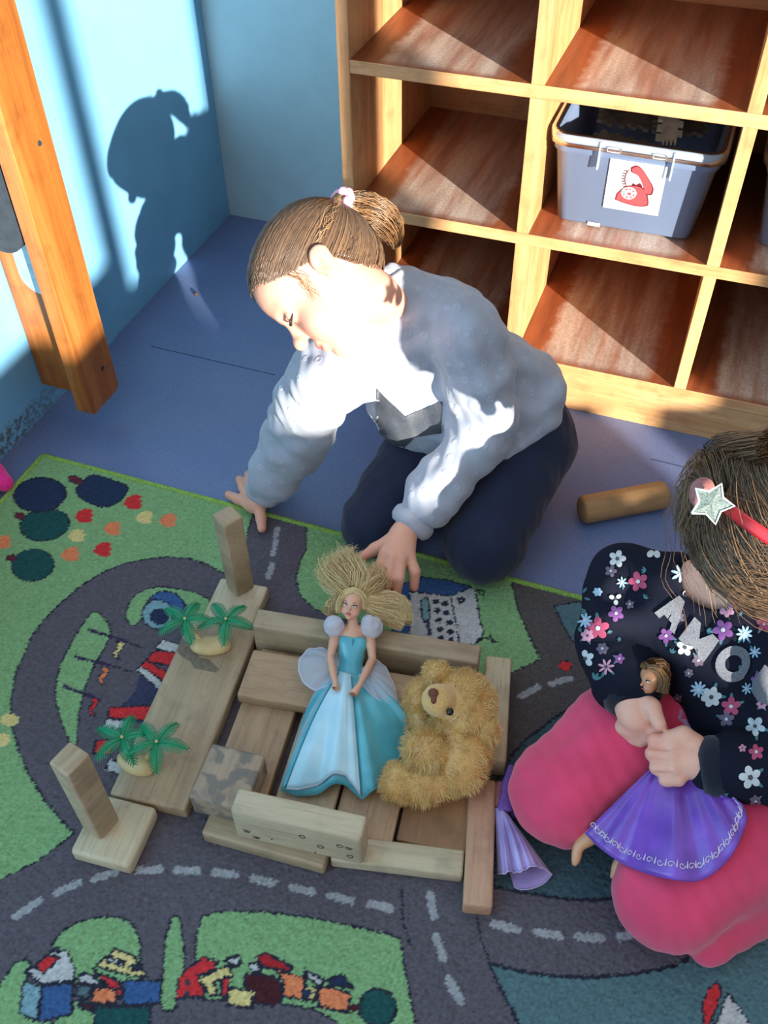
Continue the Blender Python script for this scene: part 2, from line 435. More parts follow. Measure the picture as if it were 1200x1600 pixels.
# ------------------------------------------------------------------ cubbyhole shelf unit
YF, DEP, TS, PITCH_X = 1.214, 0.372, 0.0175, 0.2652
XL = -0.5148
SZ = [0.0851, 0.296, 0.5041, 0.713]      # shelf tops
DX = [XL+PITCH_X*i-0.0005 for i in range(5)]
m_beech = wood('beech_laminate', (188, 132, 84), (206, 154, 104), (216, 170, 122), axis=2, rough=0.42, rings=36)
m_beechx = wood('beech_laminate_long', (188, 132, 84), (206, 154, 104), (216, 170, 122), axis=0, rough=0.42, rings=36)
def shelf_top():
    t = NT('reddish_shelf_laminate'); sc = t.coord((1.0, 0.10, 1.0)); v = t.coord()
    g = t.noise(sc, 60, 4, 0.6, 0.4); col = t.ramp(g, [(0.3, rgba((116, 60, 36))), (0.7, rgba((158, 88, 52)))])
    sx = t.n('ShaderNodeSeparateXYZ'); t.l(v, sx.inputs[0])
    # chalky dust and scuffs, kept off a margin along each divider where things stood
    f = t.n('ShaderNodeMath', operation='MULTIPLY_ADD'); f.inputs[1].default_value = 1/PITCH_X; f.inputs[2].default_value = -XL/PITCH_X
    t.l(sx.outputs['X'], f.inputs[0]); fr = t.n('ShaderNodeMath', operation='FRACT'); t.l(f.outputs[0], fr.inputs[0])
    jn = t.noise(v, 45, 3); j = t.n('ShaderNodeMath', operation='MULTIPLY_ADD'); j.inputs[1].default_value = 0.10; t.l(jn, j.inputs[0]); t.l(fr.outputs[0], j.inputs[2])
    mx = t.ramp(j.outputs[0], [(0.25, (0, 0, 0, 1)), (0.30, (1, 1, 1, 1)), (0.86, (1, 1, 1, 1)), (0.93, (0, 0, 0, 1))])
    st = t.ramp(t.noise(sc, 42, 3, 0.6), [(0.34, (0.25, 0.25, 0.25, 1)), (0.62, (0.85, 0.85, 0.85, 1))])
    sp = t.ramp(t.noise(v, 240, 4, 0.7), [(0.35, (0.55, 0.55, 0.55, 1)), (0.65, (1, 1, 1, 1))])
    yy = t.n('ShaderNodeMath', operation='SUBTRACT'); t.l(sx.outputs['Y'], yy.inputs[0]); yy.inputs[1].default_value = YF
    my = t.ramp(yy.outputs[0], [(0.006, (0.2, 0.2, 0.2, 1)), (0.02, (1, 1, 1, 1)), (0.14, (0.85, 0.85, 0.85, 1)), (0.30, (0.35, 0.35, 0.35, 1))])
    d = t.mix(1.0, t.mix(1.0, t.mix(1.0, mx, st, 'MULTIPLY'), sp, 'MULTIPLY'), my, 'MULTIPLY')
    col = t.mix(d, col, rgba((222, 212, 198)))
    t.base(col); return t.set(Roughness=0.5)
m_shelf = shelf_top()
m_backp = wood('shelf_back_panel', (140, 92, 56), (162, 112, 72), (172, 122, 80), axis=0, rough=0.6)
unit = thing('storage_shelf', 'beech cubbyhole shelf unit with dusty reddish shelves against back wall', 'shelf', (0, 0, 0))
def tag_front(me):                        # slot 0 = surface, slot 1 = pale front edge
    mi = [1 if p.normal.y < -0.5 else 0 for p in me.polygons]; me.polygons.foreach_set('material_index', mi); return me
XE = DX[4]+TS
obj('side_panel', box_between((DX[0], YF, 0), (DX[0]+TS, YF+DEP, SZ[3]+0.2), 0.0012), m_beech, unit)
obj('side_panel', box_between((DX[4], YF, 0), (XE, YF+DEP, SZ[3]+0.2), 0.0012), m_beech, unit)
for z in SZ:
    obj('shelf_board', tag_front(box_between((DX[0]+TS, YF+0.001, z-TS), (DX[4], YF+DEP-0.008, z), 0.0008)), [m_shelf, m_beechx], unit)
for i in (1, 2, 3):
    for j in range(3):
        obj('divider', box_between((DX[i], YF+0.0015, SZ[j]), (DX[i]+TS, YF+DEP-0.008, SZ[j+1]-TS), 0.0006), m_beech, unit)
obj('plinth', box_between((DX[0]+TS, YF+0.004, 0), (DX[4], YF+0.022, SZ[0]-TS), 0.0006), m_beechx, unit)
obj('back_panel', box_between((DX[0]+TS, YF+DEP-0.008, 0.01), (DX[4], YF+DEP, SZ[3]+0.19)), m_backp, unit)

# ------------------------------------------------------------------ clear plastic bins
def plastic(name, tint, a_tr, rough=0.25):
    t = NT(name); t.t.nodes.remove(t.b)
    tr = t.n('ShaderNodeBsdfTransparent'); tr.inputs[0].default_value = (0.94, 0.97, 1, 1)
    df = t.n('ShaderNodeBsdfDiffuse'); df.inputs[0].default_value = rgba(tint); tl = t.n('ShaderNodeBsdfTranslucent'); tl.inputs[0].default_value = rgba(tint)
    gl = t.n('ShaderNodeBsdfGlossy'); gl.inputs['Roughness'].default_value = rough
    m1 = t.n('ShaderNodeMixShader'); m1.inputs[0].default_value = 0.3; t.l(df.outputs[0], m1.inputs[1]); t.l(tl.outputs[0], m1.inputs[2])
    m2 = t.n('ShaderNodeMixShader'); m2.inputs[0].default_value = a_tr; t.l(m1.outputs[0], m2.inputs[1]); t.l(tr.outputs[0], m2.inputs[2])
    fr = t.n('ShaderNodeFresnel'); fr.inputs[0].default_value = 1.4
    m3 = t.n('ShaderNodeMixShader'); t.l(fr.outputs[0], m3.inputs[0]); t.l(m2.outputs[0], m3.inputs[1]); t.l(gl.outputs[0], m3.inputs[2])
    t.l(m3.outputs[0], t.o.inputs['Surface']); return t.m
m_bin = plastic('clear_bin_plastic', (184, 210, 254), 0.60)
m_rim = plastic('clear_rim_plastic', (212, 222, 232), 0.55)
def rrect(cx, cy, w, d, r, n=6):
    out = []
    for k, (sx, sy) in enumerate(((1, 1), (-1, 1), (-1, -1), (1, -1))):
        for a in np.linspace(0, math.pi/2, n):
            th = k*math.pi/2+a; out.append((cx+sx*(w/2-r)+r*math.cos(th), cy+sy*(d/2-r)+r*math.sin(th)))
    return out
def bin_body(w0, d0, w1, d1, h, th=0.0018):
    rings = []
    def ring(w, d, z, r): rings.append([(x, y, z) for x, y in rrect(0, 0, w, d, r)])
    ring(w0-0.02, d0-0.02, 0.0, 0.012); ring(w0, d0, 0.006, 0.016); wm = w0+(w1-w0)*0.8; dm = d0+(d1-d0)*0.8
    ring(wm, dm, h*0.80, 0.02); ring(wm+0.006, dm+0.006, h*0.815, 0.02); ring(w1, d1, h-0.002, 0.022)
    ring(w1-2*th, d1-2*th, h-0.002, 0.021); ring(wm+0.006-2*th, dm+0.006-2*th, h*0.815, 0.019); ring(wm-2*th, dm-2*th, h*0.80, 0.019); ring(w0-2*th, d0-2*th, 0.008, 0.015); ring(w0-0.02, d0-0.02, 0.003, 0.012)
    n = len(rings[0]); V = [p for r in rings for p in r]; F = [(i*n+j, i*n+(j+1) % n, (i+1)*n+(j+1) % n, (i+1)*n+j) for i in range(len(rings)-1) for j in range(n)]
    F.append(tuple(reversed(range(n)))); F.append(tuple(range((len(rings)-1)*n, len(rings)*n))); return V, F
def bin_rim(w1, d1, h):
    prof = [(0.0, -0.016), (0.006, -0.016), (0.0075, -0.004), (0.006, 0.0), (-0.003, 0.0), (-0.003, -0.003), (0.0045, -0.004), (0.0045, -0.014), (0.0, -0.014)]
    rings = [[(x, y, h+z) for x, y in rrect(0, 0, w1+2*o, d1+2*o, 0.022+max(o, 0))] for o, z in prof]; n = len(rings[0]); m_ = len(rings)
    V = [p for r in rings for p in r]; F = [(i*n+j, ((i+1) % m_)*n+j, ((i+1) % m_)*n+(j+1) % n, i*n+(j+1) % n) for i in range(m_) for j in range(n)]
    return V, F
m_sticker = plain('white_paper', (240, 238, 232), 0.6, 0.02)
m_red = plain('printed_pink_red', (178, 66, 70), 0.6, 0.03); m_redd = plain('printed_dark_red', (92, 14, 28), 0.6, 0.03); m_teal = plain('printed_teal', (90, 190, 170), 0.6, 0.03)
def make_bin(loc, w0, d0, w1, d1, h, label, sticker=True, rotz=0.0):
    t = thing('storage_bin', label, 'storage bin', loc, rotz, None)
    V, F = bin_body(w0, d0, w1, d1, h); obj('bin_body', mesh(V, F), m_bin, t)
    V, F = bin_rim(w1, d1, h); obj('rim', mesh(V, F), m_rim, t)
    fy = lambda z: -(d0/2+(d1-d0)/2*z/h)-0.0012
    for x in (-0.045, 0.052):                # ribs and latch slots below the rim
        obj('rib', box_between((x-0.0012, -(d1/2)-0.009, h-0.040), (x+0.0012, -(d1/2)-0.0005, h-0.002)), m_rim, t)
    for x in (-0.026, 0.034):
        V, F = tube([(x+0.009*a, -(d1/2)-0.0085, h-0.010+b) for a, b in ((-1, -.003), (-1, .003), (1, .003), (1, -.003), (-1, -.003))], 0.0009, 5, False); obj('latch_slot', mesh(V, F), m_rim, t)
    if sticker:
        def at_f(x, z, o=0.0): return (x, fy(z)-o, z)
        def flat(pts, o, th=0.0004):
            n = len(pts); V = [at_f(x, z, o) for x, z in pts]+[at_f(x, z, o+th) for x, z in pts]
            return mesh(V, [tuple(range(n)), tuple(reversed(range(n, 2*n)))]+[(i, (i+1) % n, (i+1) % n+n, i+n) for i in range(n)], False)
        c = STICK; L = lambda a, b: tuple(c[0][i]*(1-a)*(1-b)+c[1][i]*a*(1-b)+c[2][i]*a*b+c[3][i]*(1-a)*b for i in (0, 1))
        st = obj('picture_label', flat([c[0], c[1], c[2], c[3]][::-1], 0.0006), m_sticker, t, 'white square label with a red telephone drawing')
        def shape(name, pts, mm, o): obj(name, flat([L(a, b) for a, b in pts][::-1], o, 0.0003), mm, st)
        def ells(cx, cy, rx, ry, rot=0, n=18): return [(cx+rx*math.cos(q)*math.cos(rot)-ry*math.sin(q)*math.sin(rot), cy+rx*math.cos(q)*math.sin(rot)+ry*math.sin(q)*math.cos(rot)) for q in np.linspace(0, 2*math.pi, n, endpoint=False)]
        sm = lambda p: [tuple(q) for q in spline(list(p)+[p[0]], 36)[:-1]]
        body = [(0.215, 0.80), (0.23, 0.68), (0.34, 0.55), (0.46, 0.50), (0.60, 0.50), (0.70, 0.58), (0.76, 0.72), (0.76, 0.82), (0.60, 0.86), (0.38, 0.84)]
        shape('telephone_body', sm([(0.475+(a-0.475)*1.09, 0.68+(b-0.68)*1.10) for a, b in body]), m_redd, 0.0010); shape('telephone_body', sm(body), m_red, 0.0013)
        hs = [(0.40, 0.17), (0.48, 0.12), (0.58, 0.17), (0.72, 0.34), (0.80, 0.46), (0.80, 0.58), (0.71, 0.60), (0.66, 0.50), (0.60, 0.38), (0.52, 0.28), (0.42, 0.25)]
        shape('handset', sm([(0.6+(a-0.6)*1.14, 0.36+(b-0.36)*1.10) for a, b in hs]), m_redd, 0.0010); shape('handset', sm(hs), m_red, 0.0013)
        shape('dial', ells(0.42, 0.64, 0.135, 0.12), m_sticker, 0.0016); shape('dial_centre', ells(0.43, 0.65, 0.035, 0.03), m_red, 0.0019)
        for q in np.linspace(0.3, 5.6, 8): shape('dial_hole', ells(0.42+0.095*math.cos(q), 0.64+0.083*math.sin(q), 0.022, 0.018, 0, 10), m_red, 0.0019)
        shape('dial_hole', ells(0.325, 0.63, 0.03, 0.022), m_teal, 0.0021)
        shape('cradle', sm([(0.44, 0.50), (0.46, 0.44), (0.52, 0.46), (0.58, 0.42), (0.63, 0.48), (0.60, 0.54), (0.50, 0.55)]), m_redd, 0.0010)
        cord = [at_f(*L(0.36-0.075*math.sin(0.5+q*0.14)+0.03*math.cos(q*2.4), 0.20+q*0.0195+0.016*math.sin(q*2.4)), 0.0018) for q in np.linspace(0, 19, 110)]
        V, F = tube(cord, 0.0006, 4); obj('coiled_cord', mesh(V, F), m_redd, st)
        V, F = tube([at_f(*L(0.33+0.02*i, 0.90+0.012*i), 0.0016) for i in range(9)], 0.0004, 4); obj('printed_word', mesh(V, F), plain('faint_print', (216, 210, 206), 0.6), st, 'faint unreadable printed word')
        obj('tape', flat([(-0.048, 0.004), (-0.030, 0.004), (-0.030, 0.010), (-0.048, 0.010)], 0.0006), m_rim, t)
    return t
STICK = [(-0.030, 0.112), (0.046, 0.112), (0.046, 0.036), (-0.030, 0.036)]
BC = (-0.110, 1.400, SZ[1]+0.0006)
make_bin(BC, 0.190, 0.275, 0.222, 0.29, 0.134, 'clear plastic bin with a red telephone picture label in the middle cubbyhole')
make_bin((0.165, 1.415, SZ[1]+0.0006), 0.18, 0.265, 0.215, 0.285, 0.134, 'clear plastic bin at the right edge of the picture, without a label', False)
m_pz = plain('dark_puzzle_card', (104, 96, 84), 0.6, 0.3, 60); m_pz2 = plain('pale_puzzle_card', (206, 198, 174), 0.6, 0.2, 60); m_pz3 = plain('blue_puzzle_card', (84, 118, 160), 0.6, 0.2, 60)
def puzzle(w, h, seed):
    r = random.Random(seed); pts = []
    for k in range(4):
        L_ = w if k % 2 == 0 else h; n = 4
        for i in range(n):
            for s_, o in ((i/n, 0), ((i+0.5)/n, 0), ((i+0.5)/n, 0.007), ((i+0.95)/n, 0.007)):
                a = (s_-0.5)*L_; q = (h if k % 2 == 0 else w)/2+o
                x, y = ((a, -q), (q, a), (-a, q), (-q, -a))[k]; pts.append((x, y))
    n = len(pts); V = [(x, y, 0) for x, y in pts]+[(x, y, 0.005) for x, y in pts]
    return mesh(V, [tuple(reversed(range(n))), tuple(range(n, 2*n))]+[(i, (i+1) % n, (i+1) % n+n, i+n) for i in range(n)], False)
PZ = [(-.040, .062, .080, .04, 0.1, .07, .075, 0, 'dark jigsaw board lying at the back left of the telephone bin'), (.040, .050, .082, -.04, .12, .065, .075, 0, 'dark jigsaw board lying at the back right of the telephone bin'),
      (-.030, -.04, .073, .04, -.1, .08, .06, 0, 'dark jigsaw board nearest the front of the telephone bin'), (.028, .018, .096, .22, .1, .022, .085, 1, 'pale toothed jigsaw strip on top in the telephone bin'),
      (-.045, -.100, .026, .4, .1, .05, .03, 1, 'small pale jigsaw piece low against the front of the telephone bin'), (.048, -.090, .048, 1.35, 0.0, .05, .06, 2, 'blue jigsaw board standing against the front of the telephone bin'), (.0, .0, .03, .03, .05, .11, .13, 0, 'dark jigsaw board at the bottom of the telephone bin')]
for i, (x, y, z, ax, az, w, h, k, lab) in enumerate(PZ):
    o = obj('puzzle_board', puzzle(w, h, i), (m_pz, m_pz2, m_pz3)[k], None, lab, 'puzzle', 'jigsaw boards in the plastic bin'); o.location = (BC[0]+x, BC[1]+y, BC[2]+z); o.rotation_euler = (ax, 0.05*(-1)**i, az)
# ------------------------------------------------------------------ play rug: one tufted piece with a printed town
RX0, RX1, RY0, RY1, RZ = -0.876, 0.47, 0.085, 0.832, 0.006
CELL = 0.0019
GRASS = (124, 160, 112); ROAD = (90, 84, 92); ROAD2 = (84, 78, 78); LINE = (44, 44, 56); TEALC = (82, 108, 114); DASH = (148, 148, 152)
NAVY = (40, 52, 78); DTREE = (34, 76, 76); RED = (196, 52, 56); ORG = (216, 124, 84); CREAM = (206, 186, 124); MAR = (98, 44, 56); WHT = (182, 180, 180); BLU = (58, 88, 134); LBL = (120, 152, 162); MARD = (72, 34, 40)
def paint_rug():
    nx = int((RX1-RX0)/CELL)+1; ny = int((RY1-RY0)/CELL)+1
    xs = np.linspace(RX0, RX1, nx); ys = np.linspace(RY0, RY1, ny)
    X, Y = np.meshgrid(xs, ys, indexing='ij'); C = np.empty((nx, ny, 3)); C[:] = s2l(GRASS)
    jx = RNG.normal(0, 0.0006, X.shape); jy = RNG.normal(0, 0.0006, X.shape); XJ = X+jx; YJ = Y+jy      # tufts do not follow the drawing exactly
    w = lambda pts: np.array([tuple(at(u, v, RZ))[:2] for u, v in pts])
    def fill(pts, col, line=0.0, smooth=0, close=True, lc=LINE):
        P = w(pts)
        if smooth: P = spline(np.vstack([P, P[:1]]), smooth*len(P))[:-1]
        lo = P.min(0)-0.006; hi = P.max(0)+0.006
        i0, i1 = np.searchsorted(xs, [lo[0], hi[0]]); j0, j1 = np.searchsorted(ys, [lo[1], hi[1]])
        if i1 <= i0 or j1 <= j0: return
        x = XJ[i0:i1, j0:j1]; y = YJ[i0:i1, j0:j1]; ins = np.zeros(x.shape, bool); dm = np.full(x.shape, 9.0)
        for k in range(len(P)):
            a, b = P[k], P[(k+1) % len(P)]
            if a[1] != b[1]: ins ^= ((a[1] > y) != (b[1] > y)) & (x < (b[0]-a[0])*(y-a[1])/(b[1]-a[1])+a[0])
            if line:
                d = b-a; t = np.clip(((x-a[0])*d[0]+(y-a[1])*d[1])/(d@d+1e-12), 0, 1); dm = np.minimum(dm, (x-a[0]-t*d[0])**2+(y-a[1]-t*d[1])**2)
        sub = C[i0:i1, j0:j1]
        if col is not None: sub[ins] = s2l(col)
        if line: sub[np.sqrt(dm) < line] = s2l(lc)
    def stroke(pts, width, col, smooth=0):
        P = w(pts)
        if smooth: P = spline(P, smooth*len(P))
        lo = P.min(0)-0.01; hi = P.max(0)+0.01; i0, i1 = np.searchsorted(xs, [lo[0], hi[0]]); j0, j1 = np.searchsorted(ys, [lo[1], hi[1]])
        x = XJ[i0:i1, j0:j1]; y = YJ[i0:i1, j0:j1]; dm = np.full(x.shape, 9.0)
        for a, b in zip(P[:-1], P[1:]):
            d = b-a; t = np.clip(((x-a[0])*d[0]+(y-a[1])*d[1])/(d@d+1e-12), 0, 1); dm = np.minimum(dm, (x-a[0]-t*d[0])**2+(y-a[1]-t*d[1])**2)
        C[i0:i1, j0:j1][np.sqrt(dm) < width/2] = s2l(col)
    def ell(u, v, a, b, col, line=0.0012, rot=0.0):
        fill([(u+a*math.cos(q)*math.cos(rot)-b*math.sin(q)*math.sin(rot), v+a*math.cos(q)*math.sin(rot)+b*math.sin(q)*math.cos(rot)) for q in np.linspace(0, 2*math.pi, 26, endpoint=False)], col, line)
    L = 0.0011
    # roads
    fill([(-60, 1400), (0, 1375), (60, 1345), (115, 1303), (95, 1280), (70, 1250), (45, 1210), (28, 1170), (18, 1130), (17, 1090), (25, 1050), (40, 1018), (51, 992), (71, 966), (96, 941), (127, 915), (159, 895), (193, 881), (227, 874), (261, 870), (297, 873), (320, 880), (352, 897), (380, 880), (384, 850), (388, 826), (400, 790), (480, 820), (478, 858), (468, 880), (462, 905), (470, 932), (492, 952), (560, 975), (640, 1000), (720, 1040), (760, 1070), (800, 1051), (845, 1030), (827, 993), (810, 954), (800, 915), (806, 890), (1000, 900), (1600, 1000), (1500, 2000), (500, 1900), (-200, 1900)], ROAD, L)
    fill([(806, 890), (801, 926), (810, 954), (827, 993), (845, 1030), (800, 1051), (760, 1070), (760, 1250), (780, 1300), (1100, 1300), (1500, 1300), (1500, 900)], ROAD2, 0)
    # green islands by the landing strip
    fill([(153, 956), (168, 972), (171, 997), (145, 1044), (130, 1086), (122, 1129), (120, 1162), (112, 1164), (96, 1129), (87, 1090), (91, 1051), (107, 1013), (130, 974), (143, 958)], GRASS, L, 4)
    fill([(196, 966), (200, 947), (215, 927), (246, 917), (277, 920), (308, 927), (335, 945), (352, 985), (330, 1010), (300, 960), (275, 930), (238, 934), (226, 947), (222, 966), (207, 978)], GRASS, L, 4)
    fill([(232, 936), (246, 926), (262, 924), (280, 932), (288, 950), (276, 962), (256, 945), (244, 942)], BLU, L, 4)
    ell(246, 960, 24, 23, LBL, 0.0012); ell(249, 963, 14, 12, NAVY, 0.0008)
    fill([(222, 1042), (245, 1064), (268, 1086), (300, 1060), (300, 1130), (190, 1130), (186, 1106), (212, 1080)], (58, 60, 84), 0)
    for q in ([(228, 1032), (241, 1017), (300, 1020), (268, 1041)], [(219, 1040), (228, 1032), (268, 1053), (262, 1068)], [(172, 1105), (240, 1103), (232, 1126), (168, 1121)], [(150, 1156), (180, 1156), (172, 1180), (146, 1176)]): fill(q, RED, L)
    for q in ([(243, 1013), (254, 1000), (300, 1012), (290, 1024)], [(212, 1046), (220, 1040), (258, 1068), (250, 1078)], [(166, 1124), (204, 1126), (198, 1140), (160, 1136)], [(170, 1186), (210, 1196), (200, 1212), (165, 1204)]): fill(q, WHT, 0.0009)
    for a, b in (((140, 984), (196, 1002)), ((118, 1026), (172, 1040)), ((100, 1072), (154, 1093))): stroke([a, b], 0.0042, (58, 46, 72))
    stroke([(196, 1002), (222, 1012)], 0.002, LINE); stroke([(172, 1040), (206, 1050)], 0.002, LINE)
    for (u, v), c in (((184, 1016), CREAM), ((161, 1056), ORG), ((145, 1104), RED)): fill([(u-2, v-14), (u+9, v-11), (u+7, v-2), (u-1, v+6), (u+4, v+14), (u-1, v+14), (u-7, v+3), (u, v-4)], c, 0.0008, 3)
    # trees and tulips in the corner meadow
    for u, v, a, b, c, r in ((63, 773, 41, 26, NAVY, -.1), (70, 820, 39, 25, DTREE, -.12), (51, 883, 33, 25, DTREE, -.12)): ell(u, v, a, b, c, 0.0012, r)
    ell(62, 773, 41, 27, NAVY, 0.0012, -.1)
    fill([(140, 743), (150, 742), (176, 750), (200, 761), (194, 776), (176, 790), (156, 792), (134, 783), (119, 770), (124, 756)], NAVY, 0.0012, 4)
    for q in ([(24, 801), (37, 801), (40, 808), (33, 813), (23, 808)], [(105, 744), (118, 743), (130, 750), (126, 758), (108, 752)], [(10, 868), (22, 867), (28, 875), (20, 878), (9, 874)]): fill(q, MAR, 0.0006)
    for u, v, c, s in ((208, 785, RED, 1), (132, 806, RED, 1), (161, 859, RED, 1), (263, 813, ORG, .92), (176, 826, ORG, .95), (110, 866, ORG, 1), (226, 809, CREAM, .9), (120, 837, CREAM, .9), (4, 847, ORG, .95)):
        fill([(u+s*a, v+s*b) for a, b in ((-16, 2), (-9, -8), (2, -12), (13, -10), (10, -5), (15, -2), (10, 3), (14, 8), (4, 11), (-7, 10))], c, 0)
    for u, v in ((15, 1125), (3, 1156)): ell(u, v, 14, 10, CREAM, 0)
    # school building and the far meadow
    fill([(478, 858), (468, 880), (462, 905), (470, 932), (492, 952), (560, 975), (640, 1000), (720, 1040), (760, 1070), (800, 1051), (845, 1030), (827, 993), (810, 954), (800, 915), (806, 880), (640, 840), (480, 800)], GRASS, L, 0)
    fill([(620, 915), (650, 905), (658, 902), (700, 906), (736, 917), (705, 931), (640, 924), (640, 1010), (610, 1010)], BLU, L)
    fill([(640, 924), (704, 931), (736, 918), (743, 921), (748, 955), (755, 990), (742, 1006), (720, 1015), (640, 1000)], WHT, L)
    stroke([(704, 931), (712, 970), (718, 1005)], 0.0022, LINE)
    for u, v in ((681, 940), (695, 943), (683, 954), (698, 957), (686, 969), (702, 973), (688, 983), (704, 987), (689, 997), (705, 1000)): ell(u, v, 5.5, 4.5, (44, 46, 68), 0)
    fill([(657, 938), (668, 935), (671, 966), (661, 970)], LBL, L, 3); stroke([(668, 970), (671, 990)], 0.005, (60, 60, 92))
    fill([(716, 934), (726, 936), (718, 944)], None, 0.0014); fill([(746, 921), (758, 924), (754, 931)], None, 0.0014); stroke([(746, 1003), (758, 996), (776, 1003)], 0.0025, LINE); stroke([(765, 992), (770, 1004)], 0.0025, LINE)
    # teal park strips and the ring road
    fill([(866, 947), (880, 979), (897, 1004), (930, 1015), (1010, 1030), (1020, 960), (900, 940)], TEALC, L)
    fill([(772, 1386), (825, 1396), (900, 1406), (970, 1402), (1050, 1382), (1110, 1332), (1130, 1250), (1100, 1160), (1000, 1095), (900, 1105), (840, 1142), (800, 1180), (772, 1240)], (66, 86, 94), 0.0018, 3)
    fill([(765, 1505), (810, 1517), (860, 1525), (925, 1527), (990, 1522), (1050, 1510), (1100, 1485), (1135, 1455), (1160, 1420), (1180, 1380), (1205, 1300), (1230, 1200), (1500, 1200), (1600, 1900), (840, 1800), (810, 1600), (785, 1550)], TEALC, 0.0018)
    ell(883, 1040, 10, 8, RED, 0.0006)
    fill([(1120, 1535), (1127, 1552), (1104, 1606), (1098, 1572), (1108, 1546)], RED, 0.001, 3); fill([(1137, 1552), (1174, 1602), (1110, 1620)], WHT, 0.001)
    # road edge lines
    stroke([(627, 1392), (630, 1440), (640, 1475)], 0.0022, LINE); stroke([(745, 1432), (752, 1470), (766, 1505)], 0.0022, LINE)
    for u, v, du, dv in ((827, 1081, 14, -7), (876, 1064, 15, -4), (790, 1448, 18, 4), (856, 1459, 18, 3), (921, 1465, 18, 1), (986, 1461, 18, -2), (675, 1415, 3, 17), (687, 1480, 6, 17), (710, 1547, 9, 17), (44, 1419, 18, -12), (106, 1387, 18, -8), (163, 1368, 16, -5), (234, 1359, 16, -1), (293, 1360, 16, 1), (352, 1365, 16, 2), (412, 1376, 16, 3), (472, 1390, 16, 4), (532, 1403, 16, 4), (594, 1416, 16, 4), (429, 856, -2, 10), (422, 892, -3, 10), (432, 832, -1, 6), (395, 1050, -3, 9)):
        stroke([(u-du, v-dv), (u+du, v+dv)], 0.0082, DASH)
    # the lower village
    Bp = lambda pts: [(u/3.53, 1380+v/3.53) for u, v in pts]
    Cp = lambda pts: [(250+u/3.0, 1400+v/3.0) for u, v in pts]
    fill(Bp([(285, 345), (340, 270), (430, 215), (560, 185), (680, 195), (750, 260), (775, 340), (770, 400), (760, 540), (430, 560), (400, 440), (330, 370)]), GRASS, L, 3)
    fill(Bp([(-60, 640), (0, 560), (80, 440), (140, 415), (175, 440), (150, 520), (120, 720), (300, 775), (400, 640), (530, 720), (520, 900), (-60, 900)]), GRASS, L)
    fill(Bp([(950, 180), (990, 190), (1010, 330), (1015, 470), (980, 560), (970, 680), (930, 705), (890, 680), (898, 480), (915, 300)]), GRASS, L, 3)
    fill(Cp([(165, 280), (168, 190), (200, 95), (280, 70), (500, 75), (700, 100), (900, 140), (1090, 182), (1128, 205), (1150, 350), (1190, 560), (1240, 800), (900, 800), (830, 590), (720, 530), (560, 505), (180, 480)]), GRASS, L)
    for q, c in (([(130, 545), (230, 560), (210, 755), (108, 720)], LBL), ([(230, 570), (402, 545), (395, 720), (215, 765)], BLU), ([(140, 495), (290, 372), (370, 378), (412, 470), (405, 540), (235, 556)], WHT), ([(190, 460), (265, 395), (330, 410), (240, 500)], RED),
                 ([(530, 455), (640, 360), (740, 405), (818, 520), (690, 502)], CREAM), ([(590, 400), (690, 440), (680, 456), (590, 432)], WHT), ([(510, 475), (660, 545), (670, 640), (600, 580)], RED), ([(430, 505), (480, 495), (570, 555), (440, 550)], WHT), ([(420, 556), (500, 572), (490, 640), (415, 620)], (84, 100, 108)),
                 ([(515, 578), (645, 582), (640, 665), (510, 660)], ORG), ([(680, 535), (890, 540), (880, 660), (680, 675)], BLU), ([(525, 680), (830, 680), (825, 800), (515, 800)], DTREE), ([(430, 645), (530, 675), (520, 700), (440, 690)], MARD), ([(720, 450), (770, 450), (760, 480), (725, 480)], NAVY)):
        fill(Bp(q), c, 0.0013)
    for q, c in (([(75, 480), (90, 380), (130, 340), (200, 288), (270, 310), (250, 345), (180, 372), (212, 470)], RED), ([(180, 390), (320, 325), (342, 375), (250, 402), (272, 462), (240, 470)], CREAM), ([(300, 300), (370, 280), (382, 312), (350, 332)], WHT), ([(400, 365), (480, 368), (560, 390), (575, 480), (540, 517), (430, 500), (396, 430)], MARD),
                 ([(320, 428), (440, 445), (435, 525), (318, 508)], CREAM), ([(450, 280), (500, 270), (620, 330), (600, 352), (480, 332)], (160, 40, 46)), ([(538, 340), (682, 385), (665, 482), (572, 470), (580, 400)], ORG), ([(680, 350), (792, 400), (742, 416), (690, 382)], WHT), ([(750, 420), (892, 455), (882, 546), (738, 520)], ORG), ([(790, 390), (850, 368), (905, 430), (800, 420)], NAVY),
                 ([(680, 425), (735, 425), (725, 495), (675, 480)], CREAM), ([(415, 320), (450, 312), (480, 360), (430, 352)], WHT), ([(285, 390), (330, 385), (310, 480), (290, 480)], RED)):
        fill(Cp(q), c, 0.0013)
    for u, v in ((130, 405), (125, 458)): ell(250+u/3, 1400+v/3, 5, 5, (70, 60, 70), 0)
    ell(250+1020/3, 1400+525/3, 29, 30, DTREE, 0.0013); fill(Cp([(890, 520), (935, 500), (935, 535), (895, 545)]), MARD, 0)
    ell(250+692/3, 1400+455/3, 6, 6, NAVY, 0)
    n1 = RNG.normal(1, 0.11, C.shape[:2])[..., None]; C = np.clip(C*n1, 0, 1)
    Z = RZ+RNG.normal(0, 0.00055, X.shape); Z[0] = Z[-1] = 0.001; Z[:, 0] = Z[:, -1] = 0.001
    V = np.stack([X+RNG.normal(0, 0.0003, X.shape), Y+RNG.normal(0, 0.0003, X.shape), Z], -1).reshape(-1, 3)
    idx = np.arange(nx*ny).reshape(nx, ny); F = np.stack([idx[:-1, :-1], idx[1:, :-1], idx[1:, 1:], idx[:-1, 1:]], -1).reshape(-1, 4)
    return V, F, C.reshape(-1, 3)
V, F, C = paint_rug()
